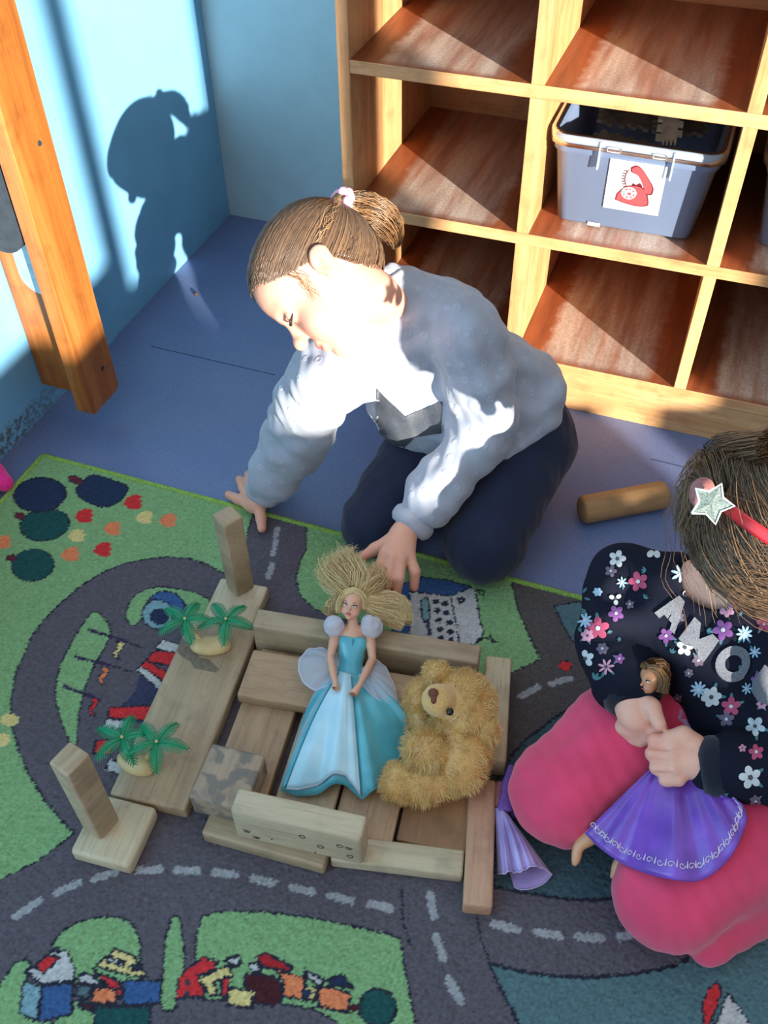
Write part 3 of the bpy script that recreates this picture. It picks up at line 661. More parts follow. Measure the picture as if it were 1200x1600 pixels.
t = NT('tufted_rug'); a = t.n('ShaderNodeVertexColor'); a.layer_name = 'Col'; t.base(a.outputs['Color']); t.set(Roughness=0.95, Specular_IOR_Level=0.1); m_rug = t.m
rug = obj('play_rug', mesh(V, F, True, cols=C), m_rug, None, 'green and grey play rug printed with roads, trees and small houses', 'rug')
m_bind = plain('lime_rug_binding', (128, 164, 74), 0.9, 0.25, 300, 0.4)
for a, b in (((RX0, RY0, 0.0042), (RX0, RY1, 0.0042)), ((RX0, RY1, 0.0042), (RX1, RY1, 0.0042))):
    P = np.array([np.array(a)+(np.array(b)-np.array(a))*k for k in np.linspace(0, 1, 60)]); V, F = tube(P, 0.0046, 8, True)
    obj('binding', mesh(V, F), m_bind, rug, 'lime green bound edge')
# ------------------------------------------------------------------ wooden building blocks
W1 = wood('grey_weathered_beech', (150, 128, 102), (172, 148, 118), (186, 162, 132))
W2 = wood('warm_weathered_wood', (148, 116, 88), (170, 136, 104), (185, 153, 121))
W3 = wood('pale_sanded_wood', (174, 156, 128), (192, 174, 144), (203, 186, 157))
W4 = wood('stained_grey_wood', (140, 126, 110), (166, 142, 118), (186, 150, 122), stain=(98, 94, 90))
W5 = wood('pinkish_worn_wood', (158, 108, 84), (182, 134, 106), (194, 152, 122))
W6 = wood('dark_brown_wood', (112, 76, 46), (134, 94, 60), (150, 108, 72))
m_ink = plain('pencil_scribble', (44, 40, 36), 0.7)
m_inkg = plain('faded_grey_drawing', (116, 104, 88), 0.7, 0.2, 200)
TB = 0.028
def block(label, mm, cx, cy, z0, deg, L, W, H, bev=0.0032, group='wooden building blocks'):
    """L runs along the block's own y axis, grain too"""
    me = box_me(W, L, H, bev, 3)
    return obj('wooden_block', me, mm, None, label, 'block', group, None, (cx, cy, z0), (0, 0, math.radians(deg)))
RT = 0.0062                                # blocks stand on the rug pile
far_b = block('square pale block carrying the upright block nearest the sleeve cuff', W3, -.456, .657, RT, 6.0, .068, .067, .0225)
plank_b = block('long wide plank under both green palm trees', W1, -.4395, .496, RT, 7.0, .250, .090, .0205)
base_b = block('square pale block under the leaning upright post at the left', W3, -.442, .332, RT, 5.3, .070, .069, .0215, 0.005)
post_far = block('upright post block on the square block beside the girl\'s hand', W1, -.461, .682, RT+.0225, 90-31.3, .0275, .0275, .136, 0.003)
post_near = block('upright post block on the leftmost square block', W1, -.4575, .3325, RT+.0215, -13.2, .029, .0275, .141, 0.003)
back_b = block('long block on its edge behind the blue doll\'s shoulders', W1, -.267, .638, RT, 98.0, .280, .028, .0590)
right1 = block('upright-edged pale block beside the teddy bear\'s head', W3, -.094, .611, RT, 12.4, .142, .031, .034)
right2 = block('pinkish block at the lower right corner of the enclosure', W5, -.067, .453, RT, 14.0, .141, .030, .025)
front_r = block('pale block in the front wall, right end', W3, -.145, .410, RT, 102.6, .140, .029, .019)
front_l = block('pale block in the front wall, left end under the scribbled block', W1, -.283, .379, RT, 94.2, .139, .028, .021)
front_u = block('scribbled block standing on edge on top of the front wall', W3, -.2455, .3905, RT+.0212, 96.7, .139, .027, .060, 0.004)
stained = block('square block with grey blotchy stains beside the long plank', W4, -.3425, .4155, RT+.0185, 5.0, .067, .063, .036)
seat_b = block('thin plank laid across as a seat under the blue doll', W2, -.259, .575, RT+.0185, 98.4, .268, .068, .017)
fl = []
for i, (cx, cy, L, W, mm, lab) in enumerate(((-.3475, .507, .205, .0665, W2, 'brown floor block between the long plank and the doll\'s skirt'), (-.271, .509, .205, .067, W1, 'greyish floor block under the left of the doll\'s skirt'), (-.201, .516, .203, .0665, W2, 'floor block showing below the hem of the blue skirt'), (-.1275, .527, .195, .0745, W6, 'dark brown floor block under the teddy bear'))):
    fl.append(block(lab, mm, cx, cy, RT, 7.4, L, W, .0182, 0.002))
# faded drawing on the long plank, pencil scribbles on the upright front block
def on_top(o, zt, pts, mm, name, lab=None, th=0.0003):
    inv = Matrix.Translation(-o.location); R = Matrix.Rotation(-o.rotation_euler.z, 4, 'Z'); q = [R @ (inv @ at(u, v, zt)) for u, v in pts]
    n = len(q); zz = zt-o.location.z; V = [(p.x, p.y, zz) for p in q]+[(p.x, p.y, zz+th) for p in q]
    F = [tuple(reversed(range(n))), tuple(range(n, 2*n))]+[(i, (i+1) % n, (i+1) % n+n, i+n) for i in range(n)]
    a = sum(q[i].x*q[(i+1) % n].y-q[(i+1) % n].x*q[i].y for i in range(n))
    if a < 0: F = [tuple(reversed(f)) for f in F]
    return obj(name, mesh(V, F, False), mm, o, lab)
zt = RT+.0205
on_top(plank_b, zt, [(276, 1017), (285, 998), (296, 1004), (309, 1020), (310, 1028), (326, 1030), (343, 1046), (338, 1051), (318, 1047), (304, 1044), (296, 1032), (285, 1027)], m_inkg, 'faded_drawing', 'faded grey painted mark')
V = []; F = []; rr = random.Random(3); prts = []
hx = .139/2
def scrib(cx, cz, kind):
    if kind == 0: pts = [(cx+.0035*math.cos(q)*(1-.02*q), cz+.003*math.sin(q)) for q in np.linspace(0, 9, 26)]
    elif kind == 1: pts = [(cx-.004, cz+.002), (cx+.004, cz+.003), (cx-.003, cz-.001), (cx+.004, cz-.002)]
    else: pts = [(cx-.001, cz), (cx+.0012, cz+.0004), (cx+.001, cz-.001), (cx-.001, cz)]
    return pts
for (u, v, k) in ((386, 1299, 1), (401, 1309, 1), (418, 1321, 1), (425, 1311, 2), (472, 1307, 0), (501, 1323, 0), (501, 1342, 0), (531, 1322, 0), (545, 1326, 1), (547, 1338, 0), (466, 1334, 1), (493, 1332, 2), (516, 1339, 2), (546, 1348, 2), (544, 1354, 1), (462, 1328, 1)):
    best = None
    o = front_u; R = Matrix.Rotation(-o.rotation_euler.z, 4, 'Z'); cl = R @ (CP-o.location); d = R.to_3x3() @ (CF+(u-600)/FPX*CR-(v-800)/FPX*CU)
    tt = (.0135-cl.x)/d.x if abs(d.x) > 1e-6 else 0; p1 = cl+d*tt; tt2 = (-.0135-cl.x)/d.x; p2 = cl+d*tt2
    side = 1 if tt < tt2 else -1; p = p1 if side == 1 else p2
    if not (0.003 < p.z < .057 and abs(p.y) < .066): continue
    prts.append(tube([(side*.0136, a, b) for a, b in scrib(p.y, p.z, k)], 0.0005, 4))
if prts:
    V, F, MI = merge(prts); obj('pencil_scribble', mesh(V, F), m_ink, front_u, 'dark pencil scribbles', kind='stuff')

# loose rod
a = at(908, 797, .021); b = at(1040, 772, .021); d = b-a; V = []; F = []
prof = [(0, .004), (0, .0165), (.002, .0192), (.005, .0205)]; Lr = d.length
ring = [(x, r) for x, r in prof]+[(Lr-x, r) for x, r in reversed(prof)]
V = [(r*math.cos(k*math.pi/16), y, r*math.sin(k*math.pi/16)) for y, r in ring for k in range(32)]; F = grid_faces(len(ring), 32, True)+[tuple(range(32)), tuple(reversed(range((len(ring)-1)*32, len(ring)*32)))]
F = [tuple(reversed(f)) for f in F]
me = mesh(V, F); me.set_sharp_from_angle(angle=math.radians(40))
rod = obj('wooden_rod', me, wood('oiled_brown_wood', (140, 100, 60), (164, 122, 78), (178, 138, 94)), None, 'round brown wooden rod lying loose on the blue floor', 'block', None, None, (a.x, a.y, .0206), (0, 0, math.atan2(d.y, d.x)-math.pi/2))

# ------------------------------------------------------------------ toy palms
m_leaf = plain('glossy_green_plastic', (8, 130, 84), 0.38, 0.08, 40); m_sand = plain('tan_plastic', (206, 178, 126), 0.45, 0.06, 60)
def frond(Lf=0.034):
    """one serrated plastic palm leaf, arching along +x"""
    n = 12; parts = []
    for s in (-1, 1):
        for i in range(n):
            x0 = 0.004+(Lf-0.005)*i/n; x1 = x0+(Lf-0.005)/n*0.60; wd = 0.0088*math.sin(math.pi*(0.22+0.72*(i+0.5)/n))**0.8
            zf = lambda x: 0.004*math.sin(x/Lf*2.2)-0.012*(x/Lf)**2.2
            sw = 0.0035; V = []
            for (x, y) in ((x0, 0), (x1, 0), (x1+sw, wd), (x0+sw*1.15, wd)): V.append((x, s*y, zf(x)-0.0018*(y/0.008)))
            V = V+[(a, b, c-0.0009) for a, b, c in V]; F = [(0, 1, 2, 3), (7, 6, 5, 4), (0, 4, 5, 1), (1, 5, 6, 2), (2, 6, 7, 3), (3, 7, 4, 0)]
            if s < 0: F = [tuple(reversed(f)) for f in F]
            parts.append((V, F))
        # web between the teeth near the midrib
        V = []
        xs_ = np.linspace(0.001, Lf, 14)
        for x in xs_:
            wd = 0.0088*math.sin(math.pi*min(1, (0.20+0.76*x/Lf)))**0.8*0.42; zf = 0.004*math.sin(x/Lf*2.2)-0.012*(x/Lf)**2.2
            V += [(x, 0, zf+0.0004), (x, s*wd, zf-0.0008)]
        F = [(2*i, 2*i+2, 2*i+3, 2*i+1) if s > 0 else (2*i, 2*i+1, 2*i+3, 2*i+2) for i in range(13)]
        V2, F2 = thicken(V, F, 0.0009); parts.append(([tuple(v) for v in V2], F2))
    parts.append(tube([(x, 0, 0.004*math.sin(x/Lf*2.2)-0.012*(x/Lf)**2.2+0.0003) for x in np.linspace(0, Lf*0.98, 8)], np.linspace(0.0014, 0.0006, 8), 6))
    V, F, MI = merge(parts); return mesh(V, F, False)
FR = frond()
def palm_toy(label, base_px, crowns, zb, bsize, brot):
    c = at(*base_px, zb); t = thing('toy_palm', label, 'toy palm', (c.x, c.y, zb), 0, 'toy palm islands')
    fb = Field((-.045, -.03, -.004), (.045, .03, .024), .0012)
    R = np.array(Matrix.Rotation(brot, 3, 'Z'))
    fb.ell((0, 0, .004), (bsize, bsize*.52, .011), R, .003); fb.ell(R @ np.array((bsize*.5, .002, .008)), (.011, .009, .009), None, .004); fb.ell(R @ np.array((-bsize*.45, -.001, .007)), (.010, .009, .008), None, .004)
    fb.cut((0, 0, .0004), (0, 0, -1)); V, F = fb.surf(); obj('island_base', mesh(V, F), m_sand, t)
    for k, (u, v, zc, ph) in enumerate(crowns):
        cc = at(u, v, zc)-Vector((c.x, c.y, zb)); s = 1 if k else -1
        foot = np.array((cc.x*.35, cc.y*.35, .008)); top = np.array(cc)
        P = spline([foot, foot*.5+top*.5+np.array((s*.003, 0, .002)), top], 8); V, F = tube(P, np.linspace(.0036, .0022, 8), 8); tr = obj('trunk', mesh(V, F), m_sand, t)
        V, F = tube([top+np.array((0, 0, -.003)), top+np.array((0, 0, .003))], .0019, 8); obj('crown_nub', mesh(V, F), m_sand, tr)
        for j in range(5):
            o = obj('leaf', FR, m_leaf, t); o.location = top; o.rotation_euler = (0.12*math.sin(j*2.1+k), -0.12+0.1*math.sin(j*1.7), ph+j*2*math.pi/5)
    return t
zt2 = RT+.0207
palm_toy('twin green toy palm on a tan base at the far end of the long plank', (330, 1012), [(289, 968, zt2+.045, .35), (353, 968, zt2+.040, .05)], zt2, .026, .35)
palm_toy('twin green toy palm on a tan base at the near end of the long plank', (213, 1196), [(191, 1153, zt2+.040, .55), (245, 1160, zt2+.042, .15)], zt2, .024, -.1)

# bright pink thing at the rug's left edge, and a crumb on the floor
fb = Field((-.05, -.05, -.002), (.05, .05, .05), .0018)
fb.chain([(-.045, .020, .018), (-.01, .022, .020), (.015, .012, .017)], [.016, .016, .013], .006); fb.chain([(-.045, -.022, .016), (-.018, -.018, .017), (-.006, -.008, .014)], [.017, .016, .012], .006); fb.cut((0, 0, .0003), (0, 0, -1))
V, F = fb.surf(); c = at(2, 775, 0.0)
obj('fabric_bow', mesh(V, F), plain('bright_pink_fabric', (236, 30, 140), 0.8, 0.12, 200, 0.4, Sheen_Weight=0.3), None, 'bright pink soft looped fabric on the floor at the rug\'s left edge', 'fabric toy', None, None, (c.x-.012, c.y, 0))
fb = Field((-.006, -.006, -.001), (.006, .006, .006), .0006); fb.ell((0, 0, .0018), (.0034, .0024, .002)); fb.ell((.001, .001, .002), (.002, .002, .0022)); V, F = fb.surf(); c = at(306, 461, 0)
obj('crumb', mesh(V, F), plain('brown_crumb', (70, 52, 40), 0.9), None, 'small dark crumb alone on the blue floor behind the girl', 'crumb', None, None, (c.x, c.y, 0))
# ------------------------------------------------------------------ the children: shared head, hair and cloth helpers
def frame(F, U):
    F = np.asarray(F, float); F /= np.linalg.norm(F); U = np.asarray(U, float); U = U-F*(U@F); U /= np.linalg.norm(U)
    return np.stack([np.cross(F, U), F, U], 1)            # columns: person's right, facing, up
def head_into(fd, R, t, s, mouth=True):
    """a child's head; local axes: x right, y facing, z up, chin at z = 0, crown at z = 0.18"""
    T = lambda p: R @ (np.asarray(p, float)*s)+t
    E = lambda c, r, k=.008, sub=False: fd.ell(T(c), np.asarray(r)*s, R, k*s, sub)
    C = lambda a, b, ra, rb, k=.006, sub=False: fd.cap(T(a), T(b), ra*s, rb*s, k*s, sub)
    E((0, -.008, .110), (.0665, .080, .070)); E((0, .020, .062), (.054, .050, .058), .02)
    E((0, .050, .012), (.019, .017, .014), .02); E((0, .030, .118), (.056, .046, .046), .02)
    for x in (-1, 1):
        E((x*.032, .042, .048), (.024, .024, .024), .018)
        C((x*.012, .068, .098), (x*.040, .056, .097), .006, .005, .012)            # brow ridge
        E((x*.029, .073, .083), (.0145, .010, .009), .010, True)                   # eye socket
        E((x*.029, .0595, .083), (.0135, .0105, .0105), .003)                      # lids over the eye
        E((x*.069, -.010, .080), (.006, .014, .020), .004); E((x*.074, -.014, .088), (.005, .013, .013), .004); E((x*.0785, -.005, .079), (.0065, .0065, .0105), .002, True); E((x*.070, -.005, .064), (.005, .006, .007), .004)
        E((x*.0065, .082, .057), (.006, .006, .0055), .006)                         # nostril wings
    C((0, .066, .090), (0, .080, .064), .006, .0075, .010); E((0, .0835, .060), (.0085, .008, .0075), .006)
    E((0, .0665, .0395), (.0165, .0085, .006), .006); E((0, .0645, .030), (.0145, .0085, .006), .006)
    C((-.014, .071, .0350), (.014, .071, .0350), .0009, .0009, .002, True)
    return T
SKIN = (220, 162, 138)
def skin_cols(V, R, t, s, base=SKIN, warm=None):
    c = np.tile(np.array(s2l(base)), (len(V), 1)); L = ((V-t) @ R)/s
    def blend(m_, col): c[:] = c*(1-m_[:, None])+np.array(s2l(col))*m_[:, None]
    for x in (-1, 1):
        blend(0.45*np.exp(-(((L-np.array((x*.034, .058, .050)))**2).sum(1))/.018**2), (226, 130, 116))
        blend(0.35*np.exp(-(((L-np.array((x*.074, -.010, .078)))**2).sum(1))/.016**2), (220, 120, 104))
    q = L-np.array((0, .074, .0345)); m_ = np.exp(-((q[:, 0]/.0145)**4+(q[:, 1]/.010)**4+(q[:, 2]/.0068)**4)); blend(0.85*m_, (200, 84, 88))
    blend(0.3*np.exp(-(((L-np.array((0, .088, .058)))**2).sum(1))/.010**2), (224, 130, 116))
    if warm is not None:
        for p, r in warm: blend(0.5*np.exp(-((V-np.asarray(p))**2).sum(1)/r**2), (222, 128, 112))
    return c
m_skin = vcol('child_skin', 0.5, 0, 260, 0.08, 0.03, 0.18, 0.4)
m_lash = plain('dark_lashes', (40, 26, 20), 0.7)
def hair_mat(name): 
    t = NT(name); a = t.n('ShaderNodeVertexColor'); a.layer_name = 'Col'; t.base(a.outputs['Color']); return t.set(Roughness=0.38, Specular_IOR_Level=0.55)
m_hair = hair_mat('brown_hair')
HL_Y = [-.10, -.060, -.035, -.018, 0.0, .020, .040, .060, .09]; HL_Z = [.030, .036, .055, .088, .100, .108, .122, .142, .156]
def hair_cap(off=.004, hl_z=HL_Z, h=.0024):
    fd = Field((-.10, -.12, -.01), (.10, .11, .21), h)
    fd.ell((0, -.008, .110), (.0665+off, .080+off, .070+off)); fd.ell((0, .030, .118), (.056+off, .046+off, .046+off), None, .02); fd.ell((0, -.035, .075), (.054+off, .046+off, .045+off), None, .02)
    g = np.meshgrid(*fd.ax, indexing='ij', sparse=True); hl = np.interp(g[1], HL_Y, hl_z)
    D0 = fd.D.copy(); fd.D = np.maximum(fd.D, (hl-g[2]).astype(np.float32)); inner = Field((-.10, -.12, -.01), (.10, .11, .21), h)
    return fd, D0
def hair_cols(n, S3, c1, c2):
    w = np.clip(RNG.normal(.5, .28, n), 0, 1)[:, None]; c = np.array(s2l(c1))*(1-w)+np.array(s2l(c2))*w; return np.repeat(c, S3, axis=0)
def to_world(P, R, t, s): return (P*s) @ R.T+t
def bvh_hit(bv, u, v):
    d = (CF+(u-600)/FPX*CR-(v-800)/FPX*CU).normalized(); loc, nrm, idx, dist = bv.ray_cast(CP, d); return loc, nrm
def decal(bv, pts, off=0.0012, step=7, th=0.0005):
    """a printed patch that follows the cloth under it: outline taken in the photograph, laid onto the surface"""
    bm = bmesh.new(); vs = [bm.verts.new((u, v, 0)) for u, v in pts]; bm.faces.new(vs); bmesh.ops.triangulate(bm, faces=bm.faces[:])
    us = [p[0] for p in pts]; vv = [p[1] for p in pts]
    for ax, lo, hi in ((0, min(us), max(us)), (1, min(vv), max(vv))):
        x = lo+step
        while x < hi:
            co = [0, 0, 0]; no = [0, 0, 0]; co[ax] = x; no[ax] = 1
            bmesh.ops.bisect_plane(bm, geom=bm.verts[:]+bm.edges[:]+bm.faces[:], plane_co=co, plane_no=no); x += step
    bm.verts.index_update(); V = []; N = []; ok = True
    for w in bm.verts:
        loc, nrm = bvh_hit(bv, w.co.x, w.co.y)
        if loc is None: V.append(None); N.append(None); continue
        if nrm.dot(CP-loc) < 0: nrm = -nrm
        V.append(loc); N.append(nrm)
    F = [tuple(x.index for x in f.verts) for f in bm.faces]; bm.free()
    F = [f for f in F if all(V[i] is not None for i in f)]
    F = [f for f in F if max((V[f[a]]-V[f[a-1]]).length for a in range(len(f))) < 0.03]
    use = sorted({i for f in F for i in f}); mp = {i: k for k, i in enumerate(use)}
    if not F: return None
    VV = [V[i]+N[i]*off for i in use]; FF = []
    for f in F:
        f = tuple(mp[i] for i in f); n = (VV[f[1]]-VV[f[0]]).cross(VV[f[2]]-VV[f[0]])
        FF.append(f if n.dot(CP-VV[f[0]]) > 0 else tuple(reversed(f)))
    return [tuple(v) for v in VV], FF
def cloth(name, c, bump=0.25, scale=500, rough=0.9, fold=0.0, sheen=0.25, dots=None, vary=.07):
    t = NT(name); v = t.coord(); n = t.noise(v, scale, 3, 0.6); cc = s2l(c)
    col = t.ramp(t.noise(v, 30, 3), [(0.35, tuple(x*(1-vary) for x in cc)+(1,)), (0.65, tuple(min(1, x*(1+vary)) for x in cc)+(1,))])
    h = n
    if dots:
        vo = t.n('ShaderNodeTexVoronoi'); vo.inputs['Scale'].default_value = dots; vo.inputs['Randomness'].default_value = 0.35; t.l(v, vo.inputs['Vector'])
        rg = t.ramp(vo.outputs['Distance'], [(0.10, (0.35, 0.35, 0.35, 1)), (0.17, (1, 1, 1, 1)), (0.24, (0.8, 0.8, 0.8, 1)), (0.30, (0, 0, 0, 1))]); 
        col = t.mix(t.mix(1.0, rg, (0.30, 0.30, 0.30, 1), 'MULTIPLY'), col, tuple(min(1, x*1.4) for x in cc)+(1,)); h = t.mix(0.7, n, rg, 'MIX')
    t.base(col); t.bump(h, bump, 0.0018); return t.set(Roughness=rough, Sheen_Weight=sheen, Specular_IOR_Level=0.15)
def rumple(V, N, amp, freq, seed):
    """broad folds worked into a cloth surface"""
    r = np.random.default_rng(seed); d = np.zeros(len(V))
    for i in range(7):
        k = r.normal(0, 1, 3)*freq*(1+0.35*i); d += np.sin(V @ k+r.uniform(0, 6.28)+1.3*np.sin(V @ (r.normal(0, 1, 3)*freq*.6)))/(1+0.5*i)
    return V+N*(d*amp)[:, None]
def normals(V, F):
    N = np.zeros_like(V, dtype=float); n = np.cross(V[F[:, 1]]-V[F[:, 0]], V[F[:, 2]]-V[F[:, 0]])
    for a in range(F.shape[1]): np.add.at(N, F[:, a], n)
    return N/(np.linalg.norm(N, axis=1)[:, None]+1e-12)
def loc_mesh(V, o0): return np.asarray(V)-np.asarray(o0)[None, :]
# ------------------------------------------------------------------ kneeling girl in the grey sweater
G1 = np.array((-.235, .965, 0.0))
g1 = thing('person', 'child with brown ponytail and pale grey sweater kneeling beside the shelf unit', 'person', tuple(G1))
R1 = frame((-.39, -.71, -.59), (-.91, .175, .38)); t1 = np.array((-.338, .880, .348)); s1 = .925
J = {k: A3(*v) for k, v in dict(neck=(600, 455, .335), Ls=(722, 520, .30), Rs=(520, 580, .255), Le=(754, 672, .185), Lw=(645, 815, .098), Re=(470, 672, .130), Rw=(412, 768, .034), hip=(785, 655, .135), chest=(655, 525, .265), belly=(735, 610, .185), Lh=(825, 690, .105), Rh=(690, 655, .110), Lk=(757, 845, .058), Rk=(585, 815, .050), La=(815, 735, .040), Ra=(695, 735, .032)).items()}
def g1_body():
    fd = Field((-.62, .68, -.004), (-.06, 1.14, .49), .0022)
    T = head_into(fd, R1, t1, s1)
    nb = T((0, -.022, .020)); fd.chain([T((0, -.020, .045)), nb, J['neck']*.35+J['chest']*.35+nb*.3], [.034, .028, .026], .008)
    fd.chain([J['chest'], J['belly'], J['hip']], [.050, .055, .060], .02); fd.chain([J['chest'], J['Ls']*.9+J['chest']*.1], [.04, .026], .012); fd.chain([J['chest'], J['Rs']*.9+J['chest']*.1], [.04, .026], .012)
    fd.chain([J['Ls'], J['Le'], J['Lw']], [.026, .022, .0165], .006); fd.chain([J['Rs'], J['Re'], J['Rw']], [.026, .021, .0165], .006)
    for h, k, a in (('Lh', 'Lk', 'La'), ('Rh', 'Rk', 'Ra')): fd.chain([J['hip'], J[h], J[k]], [.05, .042, .036], .012); fd.chain([J[k], J[a]], [.033, .024], .006)
    # left hand, spread over the doll's hair
    P = lambda u, v, z: A3(u, v, z)
    fd.chain([J['Lw'], P(631, 833, 0.098)], [.0165, .0175], .006); fd.ell((P(624, 852, 0.093)), (.021, .020, .0125), None, .010)
    kn = [P(602, 866, 0.094), P(613, 871, 0.095), P(626, 873, 0.093), P(639, 869, 0.089)]
    for q in kn: fd.cap(P(627, 838, 0.096), q, .0125, .0088, .006)
    for q, m_, tip in zip(kn, [P(591, 893, 0.085), P(605, 903, 0.086), P(623, 903, 0.084), P(648, 893, 0.079)], [P(587, 917, 0.066), P(601, 928, 0.066), P(619, 929, 0.064), P(647, 917, 0.060)]): fd.chain([q, m_, tip], [.0082, .0074, .0062], .0022)
    fd.chain([P(607, 848, 0.092), P(586, 858, 0.084), P(567, 870, 0.080)], [.0105, .0082, .0064], .004)
    # right hand, flat on the floor
    fd.chain([J['Rw'], P(402, 785, 0.0245)], [.0165, .0155], .006); fd.ell(P(397, 785, 0.0200), (.019, .017, .0115), None, .008)
    for a, b, c in (((389, 787, 0.0190), (372, 780, 0.0175), (357, 773, 0.0140)), ((388, 776, 0.0195), (380, 762, 0.0185), (374, 749, 0.0140)), ((393, 769, 0.0195), (391, 754, 0.0185), (388, 741, 0.0140)), ((402, 766, 0.0185), (404, 752, 0.0175), (405, 741, 0.0135)), ((405, 795, 0.0200), (408, 811, 0.0180), (409, 826, 0.0170))):
        fd.chain([P(*a), P(*b), P(*c)], [.0085, .0076, .0062], .003)
    fd.D = fd.D.astype(np.float32); V, F = fd.surf()
    return V, F
V, F = g1_body()
c = skin_cols(V, R1, t1, s1, SKIN, [(A3(587, 917, .066), .012), (A3(601, 928, .066), .012), (A3(619, 929, .064), .012), (A3(647, 917, .06), .012), (A3(357, 773, .008), .014), (A3(409, 826, .011), .014), (A3(567, 870, .08), .014)])
obj('body', mesh(loc_mesh(V, G1), F, True, cols=c), m_skin, g1)
T1 = lambda p: (R1 @ (np.asarray(p, float)*s1)+t1)-G1
for x in (-1, 1):
    P = spline([T1((x*.016, .0690, .0815)), T1((x*.026, .0725, .0765)), T1((x*.036, .0690, .0770)), T1((x*.043, .0600, .0795))], 12)
    V, F = tube(P, [.0004]+[.0012]*10+[.0004], 6); obj('eyelashes', mesh(V, F), m_lash, g1)
    P = spline([T1((x*.014, .0735, .1015)), T1((x*.028, .0700, .1055)), T1((x*.043, .0580, .1020))], 10); V, F = tube(P, [.0005]+[.0014]*8+[.0005], 6); obj('eyebrow', mesh(V, F), plain('brown_eyebrow', (120, 84, 60), 0.8), g1)
for x in (-1, 1):
    P = [T1(p) for p in ((x*.020, .0712, .0795), (x*.029, .0730, .0770), (x*.037, .0695, .0785))]; V, F = tube(P, [.0008, .0016, .0008], 6); obj('eye', mesh(V, F), plain('dark_eye', (50, 34, 28), 0.2), g1)
def g1_hair():
    fd, D0 = hair_cap(.0028); V, F = fd.surf(2)
    # combed strands: each runs over the head from its root to the hair tie
    pony = np.array((0, -.090, .128)); c0 = np.array((0, -.008, .110)); n = 3600
    N = normals(V, F); pick = RNG.choice(len(V), n*2); roots = V[pick]; ok = (np.abs(N[pick] @ np.array((0, 1, 0))) < 2) & (roots[:, 2] > np.interp(roots[:, 1], HL_Y, HL_Z)+.002); roots = roots[ok][:n]
    yy = RNG.uniform(-.085, .075, 1500); sg = RNG.choice([-1, 1], 1500); zz = np.interp(yy, HL_Y, HL_Z)+RNG.uniform(-.005, .004, 1500); q = 1-((yy+.008)/.0828)**2-((zz-.110)/.0728)**2; xx = sg*.0693*np.sqrt(np.maximum(q, .02)); roots = np.vstack([roots, np.stack([xx, yy, zz], 1)])
    S = 9; ts = np.linspace(0, 1, S)[None, :, None]; a = roots-c0; la = np.linalg.norm(a, axis=1, keepdims=True); b = pony-c0; lb = np.linalg.norm(b)
    ua = a/la; ub = b/lb; om = np.arccos(np.clip(ua @ ub, -1, .9999))[:, None, None]
    d = (np.sin((1-ts)*om)*ua[:, None, :]+np.sin(ts*om)*ub[None, None, :])/np.sin(om)
    D = Field((-.10, -.12, -.01), (.10, .11, .21), .0024); D.D = D0
    P = c0+d*np.linspace(.060, .060, S)[None, :, None]
    for _ in range(7): P = P+d*np.clip(-D.sample(P), -.02, .02)[..., None]*1.0
    lift = (RNG.uniform(-.0006, .0016, len(roots))[:, None, None])*np.sin(np.pi*ts)+.0006; P = P+d*lift
    VS, FS = strands(P, .00085, 3, .6)
    # stray hairs by the ear and nape
    cc = hair_cols(len(roots), S*3, (58, 42, 32), (132, 102, 76))
    capc = np.tile(np.array(s2l((64, 46, 34))), (len(V), 1))
    Vw = np.vstack([to_world(V, R1, t1, s1), to_world(VS, R1, t1, s1)]); Fw = np.vstack([F, FS+len(V)])
    return Vw, Fw, np.vstack([capc, cc])
V, F, C = g1_hair(); hair = obj('hair', mesh(loc_mesh(V, G1), F, True, cols=C), m_hair, g1, 'brown combed-back hair')
def bundle(path, spread, n, S, rad, c1, c2, curl=0.0, seed=1, ret=False):
    """n strands following a path with a spread that varies along it"""
    r = np.random.default_rng(seed); P = spline(path, S); sp = np.interp(np.linspace(0, 1, S), np.linspace(0, 1, len(spread)), spread)
    T = np.gradient(P, axis=0); T /= np.linalg.norm(T, axis=1)[:, None]; ref = np.array((0.3, 0.2, 1.0)); a = np.cross(T, ref); a /= np.linalg.norm(a, axis=1)[:, None]; b = np.cross(T, a)
    q = r.normal(0, .55, (n, 2)); q /= np.maximum(1, np.linalg.norm(q, axis=1)/1.1)[:, None]
    st = P[None]+sp[None, :, None]*(q[:, :1, None]*a[None]+q[:, 1:, None]*b[None])
    if curl:
        ph = r.uniform(0, 6.28, (n, 1)); fr = r.uniform(1.5, 4, (n, 1)); tt = np.linspace(0, 1, S)[None]
        st += curl*(np.sin(fr*6.28*tt+ph)*tt)[..., None]*a[None]+curl*(np.cos(fr*5.1*tt+ph)*tt)[..., None]*b[None]
    V, F = strands(st, rad, 3, .4); return V, F, hair_cols(n, S*3, c1, c2)
pb = T1((0, -.092, .128))+G1
pp = [T1((0, -.080, .126))+G1, pb, A3(556, 321, .432), A3(585, 330, .425), A3(608, 352, .405), A3(618, 382, .375)]
V, F, C = bundle(pp, [.010, .008, .015, .018, .016, .005], 520, 12, .0009, (70, 48, 32), (156, 116, 74), .003, 4); obj('ponytail', mesh(loc_mesh(V, G1), F, True, cols=C), m_hair, hair)
q = []                                              # flyaway strands at nape and temple
V, F, C = bundle([T1((-.064, -.014, .104))+G1, T1((-.063, -.050, .105))+G1, T1((-.030, -.086, .120))+G1], [.006, .008, .005], 24, 10, .0005, (120, 84, 56), (190, 146, 104), .004, 9); obj('loose_strands', mesh(loc_mesh(V, G1), F, True, cols=C), m_hair, hair)
